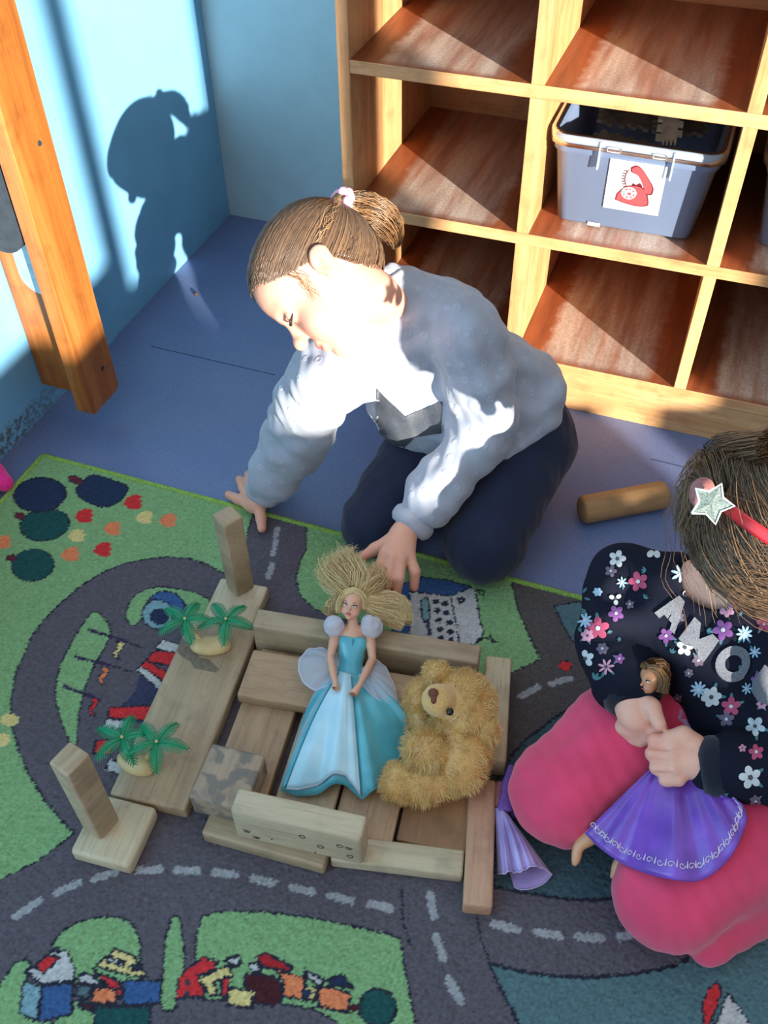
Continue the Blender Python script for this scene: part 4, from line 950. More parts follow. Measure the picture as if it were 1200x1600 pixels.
V, F, C = bundle([T1((-.058, .030, .120))+G1, T1((-.064, .022, .090))+G1, T1((-.060, .030, .062))+G1], [.008, .007, .006], 14, 10, .00045, (120, 84, 56), (190, 146, 104), .003, 11); obj('loose_strands', mesh(loc_mesh(V, G1), F, True, cols=C), m_hair, hair)
fd = Field(pb-.04, pb+.04, .0014); tdir = A3(556, 321, .432)-pb; tdir /= np.linalg.norm(tdir); a = np.cross(tdir, (0, 0, 1)); a /= np.linalg.norm(a); b = np.cross(tdir, a)
for k in range(14):
    th = k*2*math.pi/14; rr_ = .0115+.002*(k % 2); p = pb+tdir*.004+rr_*(math.cos(th)*a+math.sin(th)*b)+tdir*.004*math.sin(k*2.3); fd.ell(p, (.0058, .0062, .0058), None, .002)
V, F = fd.surf(); obj('scrunchie', mesh(loc_mesh(V, G1), F), plain('pink_scrunchie', (242, 172, 200), 0.85, 0.1, 200, 0.4), g1, 'pink scrunchie')

m_sweat = cloth('pale_grey_sweatshirt', (156, 162, 176), 0.5, 420, 0.92, 0, 0.3, 52)
m_rib = cloth('pale_grey_ribbing', (164, 168, 180), 0.4, 700)
m_leg = cloth('navy_leggings', (34, 40, 62), 0.2, 600, 0.85, 0, 0.15)
def g1_sweater():
    fd = Field((-.60, .70, .0), (-.05, 1.16, .44), .0026)
    U = J['neck']-J['hip']; U /= np.linalg.norm(U); X = J['Rs']-J['Ls']; X -= U*(X@U); X /= np.linalg.norm(X); Fd = np.cross(U, X); R = np.stack([X, Fd, U], 1)
    fd.ell(J['chest'], (.092, .068, .075), R, .02); fd.ell(J['belly'], (.100, .076, .080), R, .03); fd.ell(J['hip']+U*.012, (.106, .086, .062), R, .03)
    nb = A3(590, 470, .322); fd.chain([nb, nb+.4*(J['chest']-nb), J['chest']], [.053, .056, .060], .02); fd.ell(A3(628, 628, .175), (.046, .040, .040), None, .03); fd.ell(A3(655, 660, .150), (.05, .04, .036), None, .03)
    fd.chain([nb*.5+J['Ls']*.5+np.array((0, 0, -.012)), J['Ls']], [.044, .046], .02)
    la = spline([J['Ls'], J['Ls']*.45+J['Le']*.55+np.array((.008, 0, .004)), J['Le'], J['Le']*.5+J['Lw']*.5, J['Lw']+.10*(J['Le']-J['Lw'])], 22)
    lr = np.interp(np.linspace(0, 1, 22), [0, .25, .5, .75, .9, 1], [.050, .042, .040, .035, .032, .029])+.0022*np.sin(np.arange(22)*1.7)
    fd.chain(la, lr, .006)
    ra = spline([J['Rs'], J['Rs']*.5+J['Re']*.5+np.array((-.004, 0, .003)), J['Re'], J['Re']*.4+J['Rw']*.6, J['Rw']+.12*(J['Re']-J['Rw'])], 22)
    rr_ = np.interp(np.linspace(0, 1, 22), [0, .3, .5, .75, .92, 1], [.050, .046, .044, .040, .034, .026])+np.interp(np.linspace(0, 1, 22), [0, .4, 1], [.001, .004, .003])*np.sin(np.arange(22)*1.55)
    fd.chain(ra, rr_, .004)
    fd.chain([J['chest'], J['Rs']], [.055, .047], .02)
    # open at the neck
    cn = R1[:, 2]*.85-R1[:, 1]*.1+np.array((0, 0, .2)); cn /= np.linalg.norm(cn); fd.cap(nb+cn*.062, nb+cn*.14, .060, .080, .003, True); fd.cap(nb+cn*.016, nb+cn*.05, .042, .048, .003, True)
    fd.cut(J['hip']-U*.030, -U)
    V, F = fd.surf(); V = V.astype(float); V = rumple(V, normals(V, F), .0023, 46, 5); return V, F, R, nb, cn
V, F, RT1, nb1, U1 = g1_sweater(); bv1 = bvh_of(V, F); sw = obj('sweater', mesh(loc_mesh(V, G1), F), m_sweat, g1, 'pale grey sweater with small raised dots')
def ring_cuff(name, c0, ax, r, w, mm, par, o0, n=28, sag=None):
    """a ribbed band around an axis"""
    ax = np.asarray(ax, float)/np.linalg.norm(ax); a = np.cross(ax, (0.2, 0.1, 1)); a /= np.linalg.norm(a); b = np.cross(ax, a); V = []; prof = [(-w/2, 0), (-w/2, .9), (-w/4, 1.06), (0, 1.09), (w/4, 1.06), (w/2, .9), (w/2, 0)]
    for x, q in prof:
        for k in range(n):
            th = 2*math.pi*k/n; rr_ = (r*q if q else r*.72)*(1+.018*(k % 2)); V.append(c0+ax*x+rr_*(math.cos(th)*a+math.sin(th)*b)-o0)
    F = grid_faces(len(prof), n, True); V = np.array(V)
    # inner wall
    F += [((len(prof)-1)*n+k, (len(prof)-1)*n+(k+1) % n, (k+1) % n, k) for k in range(n)]
    me = mesh(V, F); bm = bmesh.new(); bm.from_mesh(me); bmesh.ops.recalc_face_normals(bm, faces=bm.faces[:]); bm.to_mesh(me); bm.free(); return obj(name, me, mm, par)
d = J['Lw']-J['Le']; ring_cuff('cuff', J['Lw']-.0*d, d, .0275, .024, m_rib, sw, G1)
d = J['Rw']-J['Re']; ring_cuff('cuff', J['Rw']-.02*d, d, .0255, .026, m_rib, sw, G1)
ring_cuff('collar', nb1+U1*.004, U1, .0520, .017, m_rib, sw, G1, 44)
dd = decal(bv1, [(588, 606), (634, 650), (692, 626), (690, 655), (690, 676), (648, 682), (628, 702), (600, 682), (564, 645), (588, 655)], .0016, 6)
if dd: obj('star_print', mesh(loc_mesh(np.array(dd[0]), G1), dd[1]), plain('dark_grey_glitter_print', (62, 66, 74), 0.6, 0.35, 900), sw, 'dark grey star print')
def g1_legs():
    fd = Field((-.46, .70, .0005), (-.03, 1.24, .24), .0028)
    fd.ell(J['hip'], (.088, .080, .062), RT1, .03)
    for h, k, a, r0, r1, r2, r3 in (('Lh', 'Lk', 'La', .064, .055, .050, .038), ('Rh', 'Rk', 'Ra', .056, .046, .042, .032)):
        fd.chain([J['hip'], J[h], J[k]], [.070, r0, r1], .02); kk = J[k]*1.0; kk[2] = r2; aa = J[a].copy(); aa[2] = r3+.004; fd.chain([kk, aa], [r2, r3], .012)
    fd.cut((0, 0, RT+.0005), (0, 0, -1)); V, F = fd.surf(); V = V.astype(float); V2 = rumple(V, normals(V, F), .0008, 50, 8); V2[:, 2] = np.maximum(V2[:, 2], RT+.0005); return V2, F
V, F = g1_legs(); bl1 = bvh_of(V, F); lg = obj('leggings', mesh(loc_mesh(V, G1), F), m_leg, g1, 'dark navy leggings')
# ------------------------------------------------------------------ blue-gowned fashion doll leaning on the back block
ZS = RT+.0185+.017
DO = A3(548, 1040, ZS); D1 = thing('fashion_doll', 'blonde fashion doll in shiny blue gown leaning on the back wall of blocks', 'doll', tuple(DO))
m_dskin = vcol('doll_skin', 0.38, 0, 0, 0, 0, 0.1, 0.5)
m_satin = NT('turquoise_satin'); _v = m_satin.coord(); m_satin.base(m_satin.ramp(m_satin.noise(_v, 25, 3), [(0.35, rgba((58, 148, 166))), (0.65, rgba((84, 178, 194)))])); m_satin.bump(m_satin.noise(_v, 130, 3), 0.12, 0.002); m_satin = m_satin.set(Roughness=0.28, Sheen_Weight=0.5, Specular_IOR_Level=0.7)
m_sheen = NT('pale_blue_satin_overlay'); _v = m_sheen.coord(); m_sheen.base(m_sheen.ramp(m_sheen.noise(_v, 18, 3), [(0.35, rgba((144, 194, 212))), (0.65, rgba((184, 216, 228)))])); m_sheen.bump(m_sheen.noise(_v, 120, 3), 0.1, 0.002); m_sheen = m_sheen.set(Roughness=0.3, Sheen_Weight=0.5, Specular_IOR_Level=0.7)
def organza(name, c, alpha):
    t = NT(name); t.t.nodes.remove(t.b); tr = t.n('ShaderNodeBsdfTransparent'); df = t.n('ShaderNodeBsdfDiffuse'); df.inputs[0].default_value = rgba(c); tl = t.n('ShaderNodeBsdfTranslucent'); tl.inputs[0].default_value = rgba(c)
    m1 = t.n('ShaderNodeMixShader'); m1.inputs[0].default_value = .35; t.l(df.outputs[0], m1.inputs[1]); t.l(tl.outputs[0], m1.inputs[2])
    m2 = t.n('ShaderNodeMixShader'); m2.inputs[0].default_value = alpha; t.l(tr.outputs[0], m2.inputs[1]); t.l(m1.outputs[0], m2.inputs[2]); t.l(m2.outputs[0], t.o.inputs['Surface']); return t.m
m_org = organza('white_organza', (226, 228, 240), .42); m_orgd = organza('dense_white_organza', (228, 228, 240), .75)
m_blonde = hair_mat('blonde_doll_hair')
RD = frame((.02, -.72, .69), (-.06, .62, .78)); sD = .198
hc = A3(549, 948, .112); tD = hc-RD @ np.array((0, .03, .075))*sD
m_dk = plain('painted_dark_brown', (44, 30, 30), 0.3); m_dwhite = plain('painted_eye_white', (236, 234, 230), 0.3); m_dlip = plain('painted_lips', (190, 66, 92), 0.35)
def doll_face(par, R, t, s, o0):
    for x in (-1, 1):
        P = lambda a, b, c: (R @ (np.array((x*a, b, c))*s)+t)-o0
        V, F = tube([P(.016, .0715, .085), P(.022, .0745, .087), P(.031, .0735, .0875), P(.039, .068, .086)], np.array([.0018, .0042, .0044, .0018])*s, 8); e = obj('eye', mesh(V, F), m_dwhite, par)
        V, F = tube([P(.024, .0775, .088), P(.028, .0780, .088)], np.array([.0046, .0046])*s, 8); obj('iris', mesh(V, F), m_dk, e)
        V, F = tube([P(.014, .0735, .0885), P(.022, .078, .0945), P(.034, .076, .0945), P(.046, .063, .092)], np.array([.001, .0024, .0026, .0012])*s, 6); obj('eyelashes', mesh(V, F), m_dk, e)
        V, F = tube([P(.014, .0760, .105), P(.027, .0740, .1105), P(.043, .062, .107)], np.array([.0012, .0022, .0008])*s, 6); obj('eyebrow', mesh(V, F), plain('doll_eyebrow', (110, 72, 44), .6), par)
    P = lambda a, b, c: (R @ (np.array((a, b, c))*s)+t)-o0
    V, F = tube([P(-.016, .069, .0365), P(-.007, .0755, .0385), P(0, .0765, .0375), P(.007, .0755, .0385), P(.016, .069, .0365)], np.array([.0012, .0042, .0040, .0042, .0012])*s, 8); obj('lips', mesh(V, F), m_dlip, par)
fd = Field(A3(548, 1000, .075)-.075, A3(548, 1000, .075)+.075, .00085)
head_into(fd, RD, tD, sD)
nk = A3(551, 972, .095); fd.chain([hc*.6+nk*.4, nk, A3(551, 984, .086)], [.0055, .0052, .008], .004)
shL, shR = A3(527, 981, .086), A3(577, 983, .086)
fd.chain([shL, A3(551, 988, .084), shR], [.0055, .0085, .0055], .004); fd.ell(A3(551, 1000, .076), (.016, .010, .013), None, .006); fd.ell(A3(547, 1040, .060), (.0115, .009, .014), None, .008); fd.ell(A3(546, 1058, .056), (.017, .012, .012), None, .008)
for S_, e, w_, h_, tip in ((shL, A3(516, 1026, .074), A3(524, 1070, .083), A3(524, 1082, .082), ((518, 1090), (522, 1093), (527, 1093), (531, 1088))), (shR, A3(582, 1030, .074), A3(561, 1072, .084), A3(554, 1082, .083), ((546, 1090), (550, 1093), (555, 1092), (545, 1084)))):
    fd.chain([S_, S_*.5+e*.5, e], [.0055, .0058, .0044], .002); fd.chain([e, e*.6+w_*.4, w_], [.0046, .0047, .0031], .001); fd.cap(w_, h_, .0032, .0050, .002)
    for u, v in tip: fd.cap(h_, A3(u, v, .0815), .0022, .0014, .0012)
V, F = fd.surf(); c = skin_cols(V, RD, tD, sD, (214, 160, 132)); obj('body', mesh(loc_mesh(V, DO), F, True, cols=c), m_dskin, D1); doll_face(D1, RD, tD, sD, DO)
for a in ((516, 1026, .074), (582, 1030, .074), (524, 1070, .083), (561, 1072, .084)):     # joint lines of the articulated arms
    q = A3(*a)-DO; d = np.array((.15, -.5, -.35)) if a[0] < 550 else np.array((-.2, -.5, -.35)); V, F = tube([q-d*.0006, q+d*.0006], .0052 if a[1] < 1050 else .0038, 12); obj('arm_joint', mesh(V, F), plain('doll_joint', (168, 116, 96), .5), D1)
# bodice
fb = Field(A3(549, 1020, .07)-.05, A3(549, 1020, .07)+.05, .0011)
fb.ell(A3(551, 1002, .0765), (.0185, .0115, .012), None, .006); fb.ell(A3(541, 1003, .081), (.008, .007, .007), None, .005); fb.ell(A3(562, 1004, .081), (.008, .007, .007), None, .005); fb.ell(A3(547, 1042, .060), (.0138, .0110, .014), None, .012); fb.ell(A3(547, 1056, .057), (.0165, .0125, .012), None, .010); fb.ell(A3(549, 1022, .068), (.0150, .0105, .014), None, .010)
tn = A3(551, 985, .088)-A3(547, 1045, .058); fb.cut(A3(551, 994, .083), tn); V, F = fb.surf(); bod = obj('bodice', mesh(loc_mesh(V, DO), F), m_satin, D1)
V, F = tube([A3(552, 998, .0905)-DO, A3(550, 1020, .0785)-DO, A3(547, 1044, .0705)-DO], .0006, 5); obj('seam', mesh(V, F), plain('teal_thread', (40, 110, 128), .6), bod)
for u, v, r in ((522, 979, .0150), (581, 980, .0160)):
    q = A3(u, v, .093); f2 = Field(q-.02, q+.02, .0012); f2.ell(q, (r*.8, r*.75, r), None, .003); f2.ell(q+np.array((.004 if u < 550 else -.004, -.001, .009)), (r*.45, r*.4, r*.5), None, .006); V, F = f2.surf(); V = rumple(V.astype(float), normals(V, F), .0005, 160, 3); obj('puff_sleeve', mesh(loc_mesh(V, DO), F), m_orgd, D1, 'sheer white puff sleeve')
# skirt: a fan of cloth from the waist to its outline on the blocks
OUT = [(505, 1066, .050), (490, 1084, .047), (478, 1112, .046), (463, 1157, .030), (450, 1200, .028), (438, 1238, .027), (465, 1248, .027), (495, 1244, .028), (520, 1234, .032), (541, 1230, .036), (556, 1245, .030), (566, 1252, .027), (585, 1243, .027), (604, 1229, .027), (628, 1187, .028), (641, 1150, .031), (636, 1120, .046), (620, 1088, .047), (602, 1064, .050)]
OUTW = np.array([A3(u, v, z+.0015) for u, v, z in OUT])
def skirt_pt(c, s, lift=0.0):
    """c runs round the outline 0..1, s from the waist out to the hem"""
    k = c*(len(OUT)-1); i = min(int(k), len(OUT)-2); f = k-i; o = OUTW[i]*(1-f)+OUTW[i+1]*f
    th = math.pi*(1.06-1.12*c); w_ = A3(547, 1050, .060)+np.array((.0125*math.cos(th), -.008*math.sin(th), .004*math.sin(th)))
    p = w_*(1-s)+o*s; e = math.sin(math.pi*min(1, max(0, c)))
    p[2] += (.030*e**.8)*math.sin(math.pi*min(1, s*.86+.05))**1.0*(1-.25*s)+(.0042*math.sin(c*31)+.0030*math.sin(c*57+1.2))*s**1.3*(.4+c)*e+lift
    return p
nc, ns = 90, 26
V = [skirt_pt(c, s) for s in np.linspace(0, 1, ns) for c in np.linspace(0, 1, nc)]; F = [tuple(reversed(f)) for f in grid_faces(ns, nc)]
V2, F2 = thicken(V, F, .0008); sk = obj('skirt', mesh(loc_mesh(V2, DO), F2), m_satin, D1)
ca, cb = 5.25/(len(OUT)-1), 10.9/(len(OUT)-1)
def ov(c, s):
    cc = ca+(cb-ca)*c; return skirt_pt(cc, s*(.985-.05*math.sin(math.pi*c)), .0024+.0012*math.sin(math.pi*c))
V = [ov(c, s) for s in np.linspace(.02, 1, 30) for c in np.linspace(0, 1, 50)]; F = [tuple(reversed(f)) for f in grid_faces(30, 50)]; V2, F2 = thicken(V, F, .0007); op = obj('overskirt', mesh(loc_mesh(V2, DO), F2), m_sheen, D1, 'pale blue satin front panel')
for c in (0.0, 1.0):
    V, F = tube([ov(c, s)-DO+np.array((0, 0, .0004)) for s in np.linspace(.05, 1, 24)], .0007, 5); obj('piping', mesh(V, F), plain('teal_piping', (44, 120, 138), .5), op)
V, F = tube([ov(c, 1.0)-DO for c in np.linspace(0, 1, 40)], .0009, 5); obj('hem', mesh(V, F), m_orgd, op)
def sheer(name, hub, outl, bulge, par, o0, mats, rim=.0007):
    h_ = A3(*hub); O = spline([A3(*q) for q in outl], 40); V = []
    for s in np.linspace(0.12, 1, 12):
        for k, o in enumerate(O):
            p = h_*(1-s)+o*s; p = p+np.array((0, 0, bulge*math.sin(math.pi*s)*math.sin(math.pi*k/39)+.0014*s*math.sin(k*1.1))); V.append(p)
    F = [tuple(reversed(f)) for f in grid_faces(12, 40)]; V2, F2 = thicken(V, F, .0004); a = obj(name, mesh(loc_mesh(V2, o0), F2), mats[0], par, 'sheer white gathered drape')
    V, F = tube([V[11*40+k]-o0 for k in range(40)], rim, 5); obj('drape_edge', mesh(V, F), mats[1], a)
sheer('side_drape', (536, 1050, .062), [(533, 1024, .064), (505, 1014, .066), (482, 1016, .064), (468, 1034, .062), (472, 1060, .062), (492, 1077, .062), (530, 1066, .068)], .016, D1, DO, (m_org, m_orgd), .0016)
sheer('side_drape', (558, 1050, .062), [(585, 1030, .066), (600, 1040, .066), (612, 1062, .062), (619, 1086, .058), (617, 1101, .056), (600, 1099, .060), (580, 1085, .070), (562, 1066, .074)], .014, D1, DO, (m_org, m_orgd))
# hair
hr = []
for path, sp, n, cu, sd in (([(547, 928, .112), (538, 914, .122), (526, 903, .120), (520, 888, .108)], [.009, .015, .019, .016], 420, .008, 21), ([(549, 928, .112), (556, 908, .122), (545, 890, .118), (536, 876, .106)], [.009, .016, .020, .016], 420, .009, 22),
                            ([(552, 930, .112), (572, 916, .112), (590, 906, .092), (588, 892, .080)], [.009, .013, .014, .010], 360, .006, 23), ([(536, 930, .112), (526, 938, .106), (518, 950, .100), (513, 958, .094)], [.005, .007, .008, .006], 260, .004, 24),
                            ([(562, 932, .110), (584, 938, .098), (608, 940, .084), (628, 950, .076), (634, 974, .070)], [.006, .010, .012, .011, .007], 700, .002, 25), ([(566, 940, .104), (584, 955, .094), (606, 964, .080), (630, 972, .072)], [.004, .007, .010, .009], 420, .002, 26), ([(538, 927, .126), (551, 923, .128), (566, 932, .123), (571, 950, .111)], [.003, .0035, .0035, .003], 240, .001, 27), ([(556, 922, .128), (540, 927, .126), (531, 941, .117), (529, 957, .107)], [.003, .0035, .0035, .003], 220, .001, 28)):
    V, F, C = bundle([A3(*q) for q in path], sp, n, 10, .00042, (208, 172, 112), (254, 236, 186), cu, sd); hr.append((V, F, C))
o = 0; VV = []; FF = []; CC = []
for V, F, C in hr: VV.append(V); FF.append(F+o); CC.append(C); o += len(V)
hd = obj('hair', mesh(loc_mesh(np.vstack(VV), DO), np.vstack(FF), True, cols=np.vstack(CC)), m_blonde, D1, 'tousled blonde hair')
fh = Field(hc-.04, hc+.04, .0012)
fh.ell(hc+RD @ np.array((0, -.045, .035))*sD, (.013, .0135, .0125), RD, .004); V, F = fh.surf(); obj('hair_mass', mesh(loc_mesh(V, DO), F, True, cols=np.tile(np.array(s2l((176, 144, 94))), (len(V), 1))), m_blonde, hd)

# ------------------------------------------------------------------ teddy bear
BO = A3(700, 1180, RT+.0182); bear = thing('teddy_bear', 'small golden plush teddy bear slumped beside the blue doll', 'teddy bear', tuple(BO))
m_fur = hair_mat('golden_fur'); m_short = plain('short_golden_plush', (206, 164, 100), 0.95, 0.12, 500, 0.5, Sheen_Weight=0.4)
FU1, FU2 = (204, 154, 86), (252, 220, 152)
def furred(name, build, lo, hi, n, ln, par, h=.0018, droop=.3, seed=1, only=None, c1=FU1, c2=FU2):
    f_ = Field(lo, hi, h); build(f_); V, F = f_.surf(); r = np.random.default_rng(seed); N = normals(V, F)
    tri = V[F]; ar = np.linalg.norm(np.cross(tri[:, 1]-tri[:, 0], tri[:, 2]-tri[:, 0]), axis=1); k = r.choice(len(F), n, p=ar/ar.sum()); w_ = r.dirichlet((1, 1, 1, 1), n)
    roots = (tri[k]*w_[..., None]).sum(1); nn = N[F[k]].mean(1); nn /= np.linalg.norm(nn, axis=1)[:, None]+1e-9
    if only is not None: q = only(roots); roots = roots[q]; nn = nn[q]
    n = len(roots); S = 5; tt = np.linspace(0, 1, S)[None, :, None]; L = (ln*r.uniform(.55, 1.25, n))[:, None, None]
    cl = np.sin(roots*260+np.array((0, 1.3, 2.1))).astype(float)*.55; d = nn+cl+r.normal(0, .28, (n, 3)); d /= np.linalg.norm(d, axis=1)[:, None]
    P = roots[:, None, :]-nn[:, None, :]*.001+d[:, None, :]*tt*L+np.array((0, 0, -droop))[None, None, :]*tt**2*L
    VS, FS = strands(P, .00034, 3, .3); base = np.tile(np.array(s2l(tuple(.86*a+.1*b for a, b in zip(c1, c2)))), (len(V), 1))
    return obj(name, mesh(loc_mesh(np.vstack([V, VS]), BO), np.vstack([F, FS+len(V)]), True, cols=np.vstack([base, hair_cols(n, S*3, c1, c2)])), m_fur, par), f_
hdp = A3(722, 1094, .094); mz = A3(685, 1094, .117); axm = mz-hdp; axm /= np.linalg.norm(axm)
def b_head(f): f.ell(hdp, (.0350, .0330, .0320), None, .006); f.ell(A3(728, 1125, .090), (.026, .022, .022), None, .015)
lo, hi = hdp-.075, hdp+.075
hb, hf = furred('head', b_head, lo, hi, 6500, .0078, bear, seed=31, only=lambda P: np.linalg.norm(P-(mz-axm*.004), axis=1) > .0225)
def muz(f): f.ell(mz, (.0180, .0175, .0165), None, .003); f.cap(mz, mz*.7+hdp*.3, .0165, .0165, .004)
mf = Field(mz-.03, mz+.03, .0012); muz(mf); V, F = mf.surf(); mo = obj('muzzle', mesh(loc_mesh(V, BO), F), m_short, hb, 'short-haired muzzle')
q = A3(677, 1083, .1335); nf = Field(q-.015, q+.015, .0009); nf.ell(q, (.0058, .0055, .0050), None, .002); nf.ell(q+np.array((.003, -.006, -.004)), (.0035, .004, .004), None, .003); V, F = nf.surf(); obj('nose', mesh(loc_mesh(V, BO), F), plain('brown_stitched_nose', (112, 66, 44), .8, .3, 600, .8), hb, 'brown stitched nose')
q = A3(703, 1112, .125); ef = Field(q-.01, q+.01, .0008); ef.ell(q, .0042, None, .001); V, F = ef.surf(); obj('eye', mesh(loc_mesh(V, BO), F), plain('black_bead', (14, 12, 12), .12), hb, 'black bead eye')
for u, v, z, r_, sd in ((684, 1053, .112, (.0150, .013, .0150), 41), (759, 1142, .088, (.0155, .0135, .0155), 42)):
    q = A3(u, v, z); furred('ear', lambda f: f.ell(q, r_, None, .003), q-.03, q+.03, 1500, .007, bear, seed=sd)
q = A3(657, 1092, .062); furred('arm', lambda f: (f.ell(q, (.0165, .022, .026), None, .004), f.ell(A3(660, 1125, .048), (.015, .02, .018), None, .008)), q-.05, q+.05, 2200, .0085, bear, seed=43)
def b_torso(f): f.chain([A3(712, 1140, .074), A3(722, 1172, .062), A3(718, 1196, .056)], [.027, .031, .029], .01)
furred('torso', b_torso, A3(718, 1175, .06)-.075, A3(718, 1175, .06)+.075, 4200, .0075, bear, seed=44)
q = A3(668, 1172, .074); furred('paw', lambda f: (f.ell(q, (.0250, .0230, .0225), None, .004), f.ell(A3(695, 1168, .070), (.022, .02, .02), None, .01)), q-.05, q+.055, 4200, .0095, bear, seed=45)
def b_leg(f): f.chain([A3(626, 1220, .047), A3(660, 1222, .047), A3(705, 1205, .050)], [.0205, .0215, .0235], .006); f.ell(A3(617, 1222, .048), (.012, .018, .0185), None, .006)
furred('leg', b_leg, A3(660, 1215, .047)-.075, A3(660, 1215, .047)+.075, 5200, .0075, bear, seed=46)
V, F = thicken([A3(658, 1252, .0285)-BO, A3(686, 1254, .0285)-BO, A3(659, 1240, .030)-BO, A3(687, 1242, .030)-BO], [(0, 1, 3, 2)], .0005); obj('cloth_tag', mesh(V, F, False), plain('white_tag', (226, 216, 232), .7), bear, 'small white sewn tag')

# ------------------------------------------------------------------ lilac doll dress lying beside the blocks
LO_ = A3(800, 1300, RT); ld = thing('doll_dress', 'empty lilac doll dress lying between the pinkish block and the pink knee', 'doll dress', tuple(LO_))
m_lil = NT('lilac_satin'); _v = m_lil.coord(); m_lil.base(m_lil.ramp(m_lil.noise(_v, 30, 3), [(0.35, rgba((140, 118, 180))), (0.65, rgba((172, 152, 206)))])); m_lil = m_lil.set(Roughness=0.35, Sheen_Weight=0.4)
m_glit = plain('purple_glitter_net', (112, 76, 158), .45, .5, 900, .6)
top = [(773, 1263, .028), (779, 1262, .034), (786, 1266, .037), (793, 1271, .034), (798, 1278, .026)]
hem = [(777, 1366, .012), (785, 1365, .024), (793, 1363, .027), (801, 1361, .022), (812, 1364, .030), (822, 1356, .036), (836, 1354, .036), (848, 1356, .030), (863, 1366, .018)]
TP = spline([A3(*q) for q in top], 46); HP = spline([A3(*q) for q in hem], 46)
def lp(k, s):
    p = TP[k]*(1-s)+HP[k]*s; e = math.sin(math.pi*k/45); p = p+np.array((0, 0, .006*math.sin(math.pi*s)*e+(.0030*math.sin(k*.62)+.0018*math.sin(k*1.3))*min(1, s*1.6)*e)); return p
V = [lp(k, s) for s in np.linspace(0, 1, 20) for k in range(46)]; F = [tuple(reversed(f)) for f in grid_faces(20, 46)]; V2, F2 = thicken(V, F, .0007); so = obj('skirt', mesh(loc_mesh(V2, LO_), F2), m_lil, ld)
V, F = tube([lp(k, 1.0)-LO_ for k in range(46)], .0007, 5); obj('hem', mesh(V, F), plain('pale_lilac_edge', (196, 182, 222), .5), so)
bk = [(803, 1386, .0075), (815, 1390, .0075), (832, 1388, .0075), (850, 1380, .0075), (863, 1366, .010)]; BK = spline([A3(*q) for q in bk], 46)
V = [ (TP[k]*(1-s)+BK[k]*s)-np.array((0, 0, .012*math.sin(math.pi*s)*(1-s)+(.014*(1-s)))) for s in np.linspace(0, 1, 14) for k in range(46)]
V = [np.array((p[0], p[1], max(p[2], RT+.0012))) for p in V]; F = [tuple(reversed(f)) for f in grid_faces(14, 46)]; V2, F2 = thicken(V, F, .0005); obj('skirt_back', mesh(loc_mesh(V2, LO_), F2), m_lil, ld)
V, F = tube([V[13*46+k]-LO_ for k in range(46)], .0006, 5); obj('hem', mesh(V, F), plain('pale_lilac_edge', (196, 182, 222), .5), ld)
P = spline([A3(*q) for q in ((790, 1268, .034), (790, 1245, .034), (790, 1225, .036), (796, 1206, .040), (799, 1195, .044))], 16); V, F = tube(P-LO_, [.0075, .0085, .0080, .0070, .0058, .005, .0045, .0045, .0042, .004, .004, .0038, .0036, .0034, .003, .002], 10, True, .5); V = rumple(np.array(V), np.zeros((len(V), 3))+.5, .0007, 400, 2); obj('bodice', mesh(V, F), m_glit, ld, 'purple glitter netting')
P = spline([A3(*q) for q in ((798, 1272, .026), (806, 1262, .022), (808, 1248, .020), (800, 1236, .024))], 12); V, F = tube(P-LO_, [.007, .009, .010, .010, .010, .010, .009, .008, .007, .006, .005, .003], 10, True, .45); obj('netting', mesh(rumple(np.array(V), np.zeros((len(V), 3))+.5, .0012, 300, 6), F), m_glit, ld, 'purple glitter netting')
P = spline([A3(*q) for q in ((777, 1262, .024), (778, 1243, .022), (781, 1222, .020))], 8); V, F = tube(P-LO_, [.0045, .0055, .006, .006, .006, .006, .0055, .004], 10, True, .5); obj('lining', mesh(V, F), plain('pink_lining', (176, 112, 128), .6), ld, 'pink lining')
# ------------------------------------------------------------------ kneeling girl in the flowered sweater, dressing a doll
G2 = np.array((.14, .60, 0.0))
g2 = thing('person', 'child in flowered navy sweater and pink trousers kneeling at the right edge, dressing a doll', 'person', tuple(G2))
K = {k: A3(*v) for k, v in dict(Rs=(975, 910, .205), Re=(956, 1016, .170), Rw=(985, 1082, .168), Ls=(1228, 990, .255), Le=(1250, 1190, .180), Lw=(1120, 1200, .158), neck=(1145, 922, .252), chest=(1122, 1000, .195), belly=(1162, 1092, .150), hip=(1215, 1095, .105), Rh=(1085, 1085, .105), Rk=(882, 1235, .066), Lh=(1235, 1235, .098), Lk=(1045, 1395, .062), Ra=(1060, 1120, .045), La=(1215, 1385, .040)).items()}
R2 = frame((-.30, -.50, -.80), (-.28, -.62, .72)); s2 = .94
hc2 = A3(1246, 824, .412); t2 = hc2-R2 @ (np.array((0, -.005, .105))*s2)
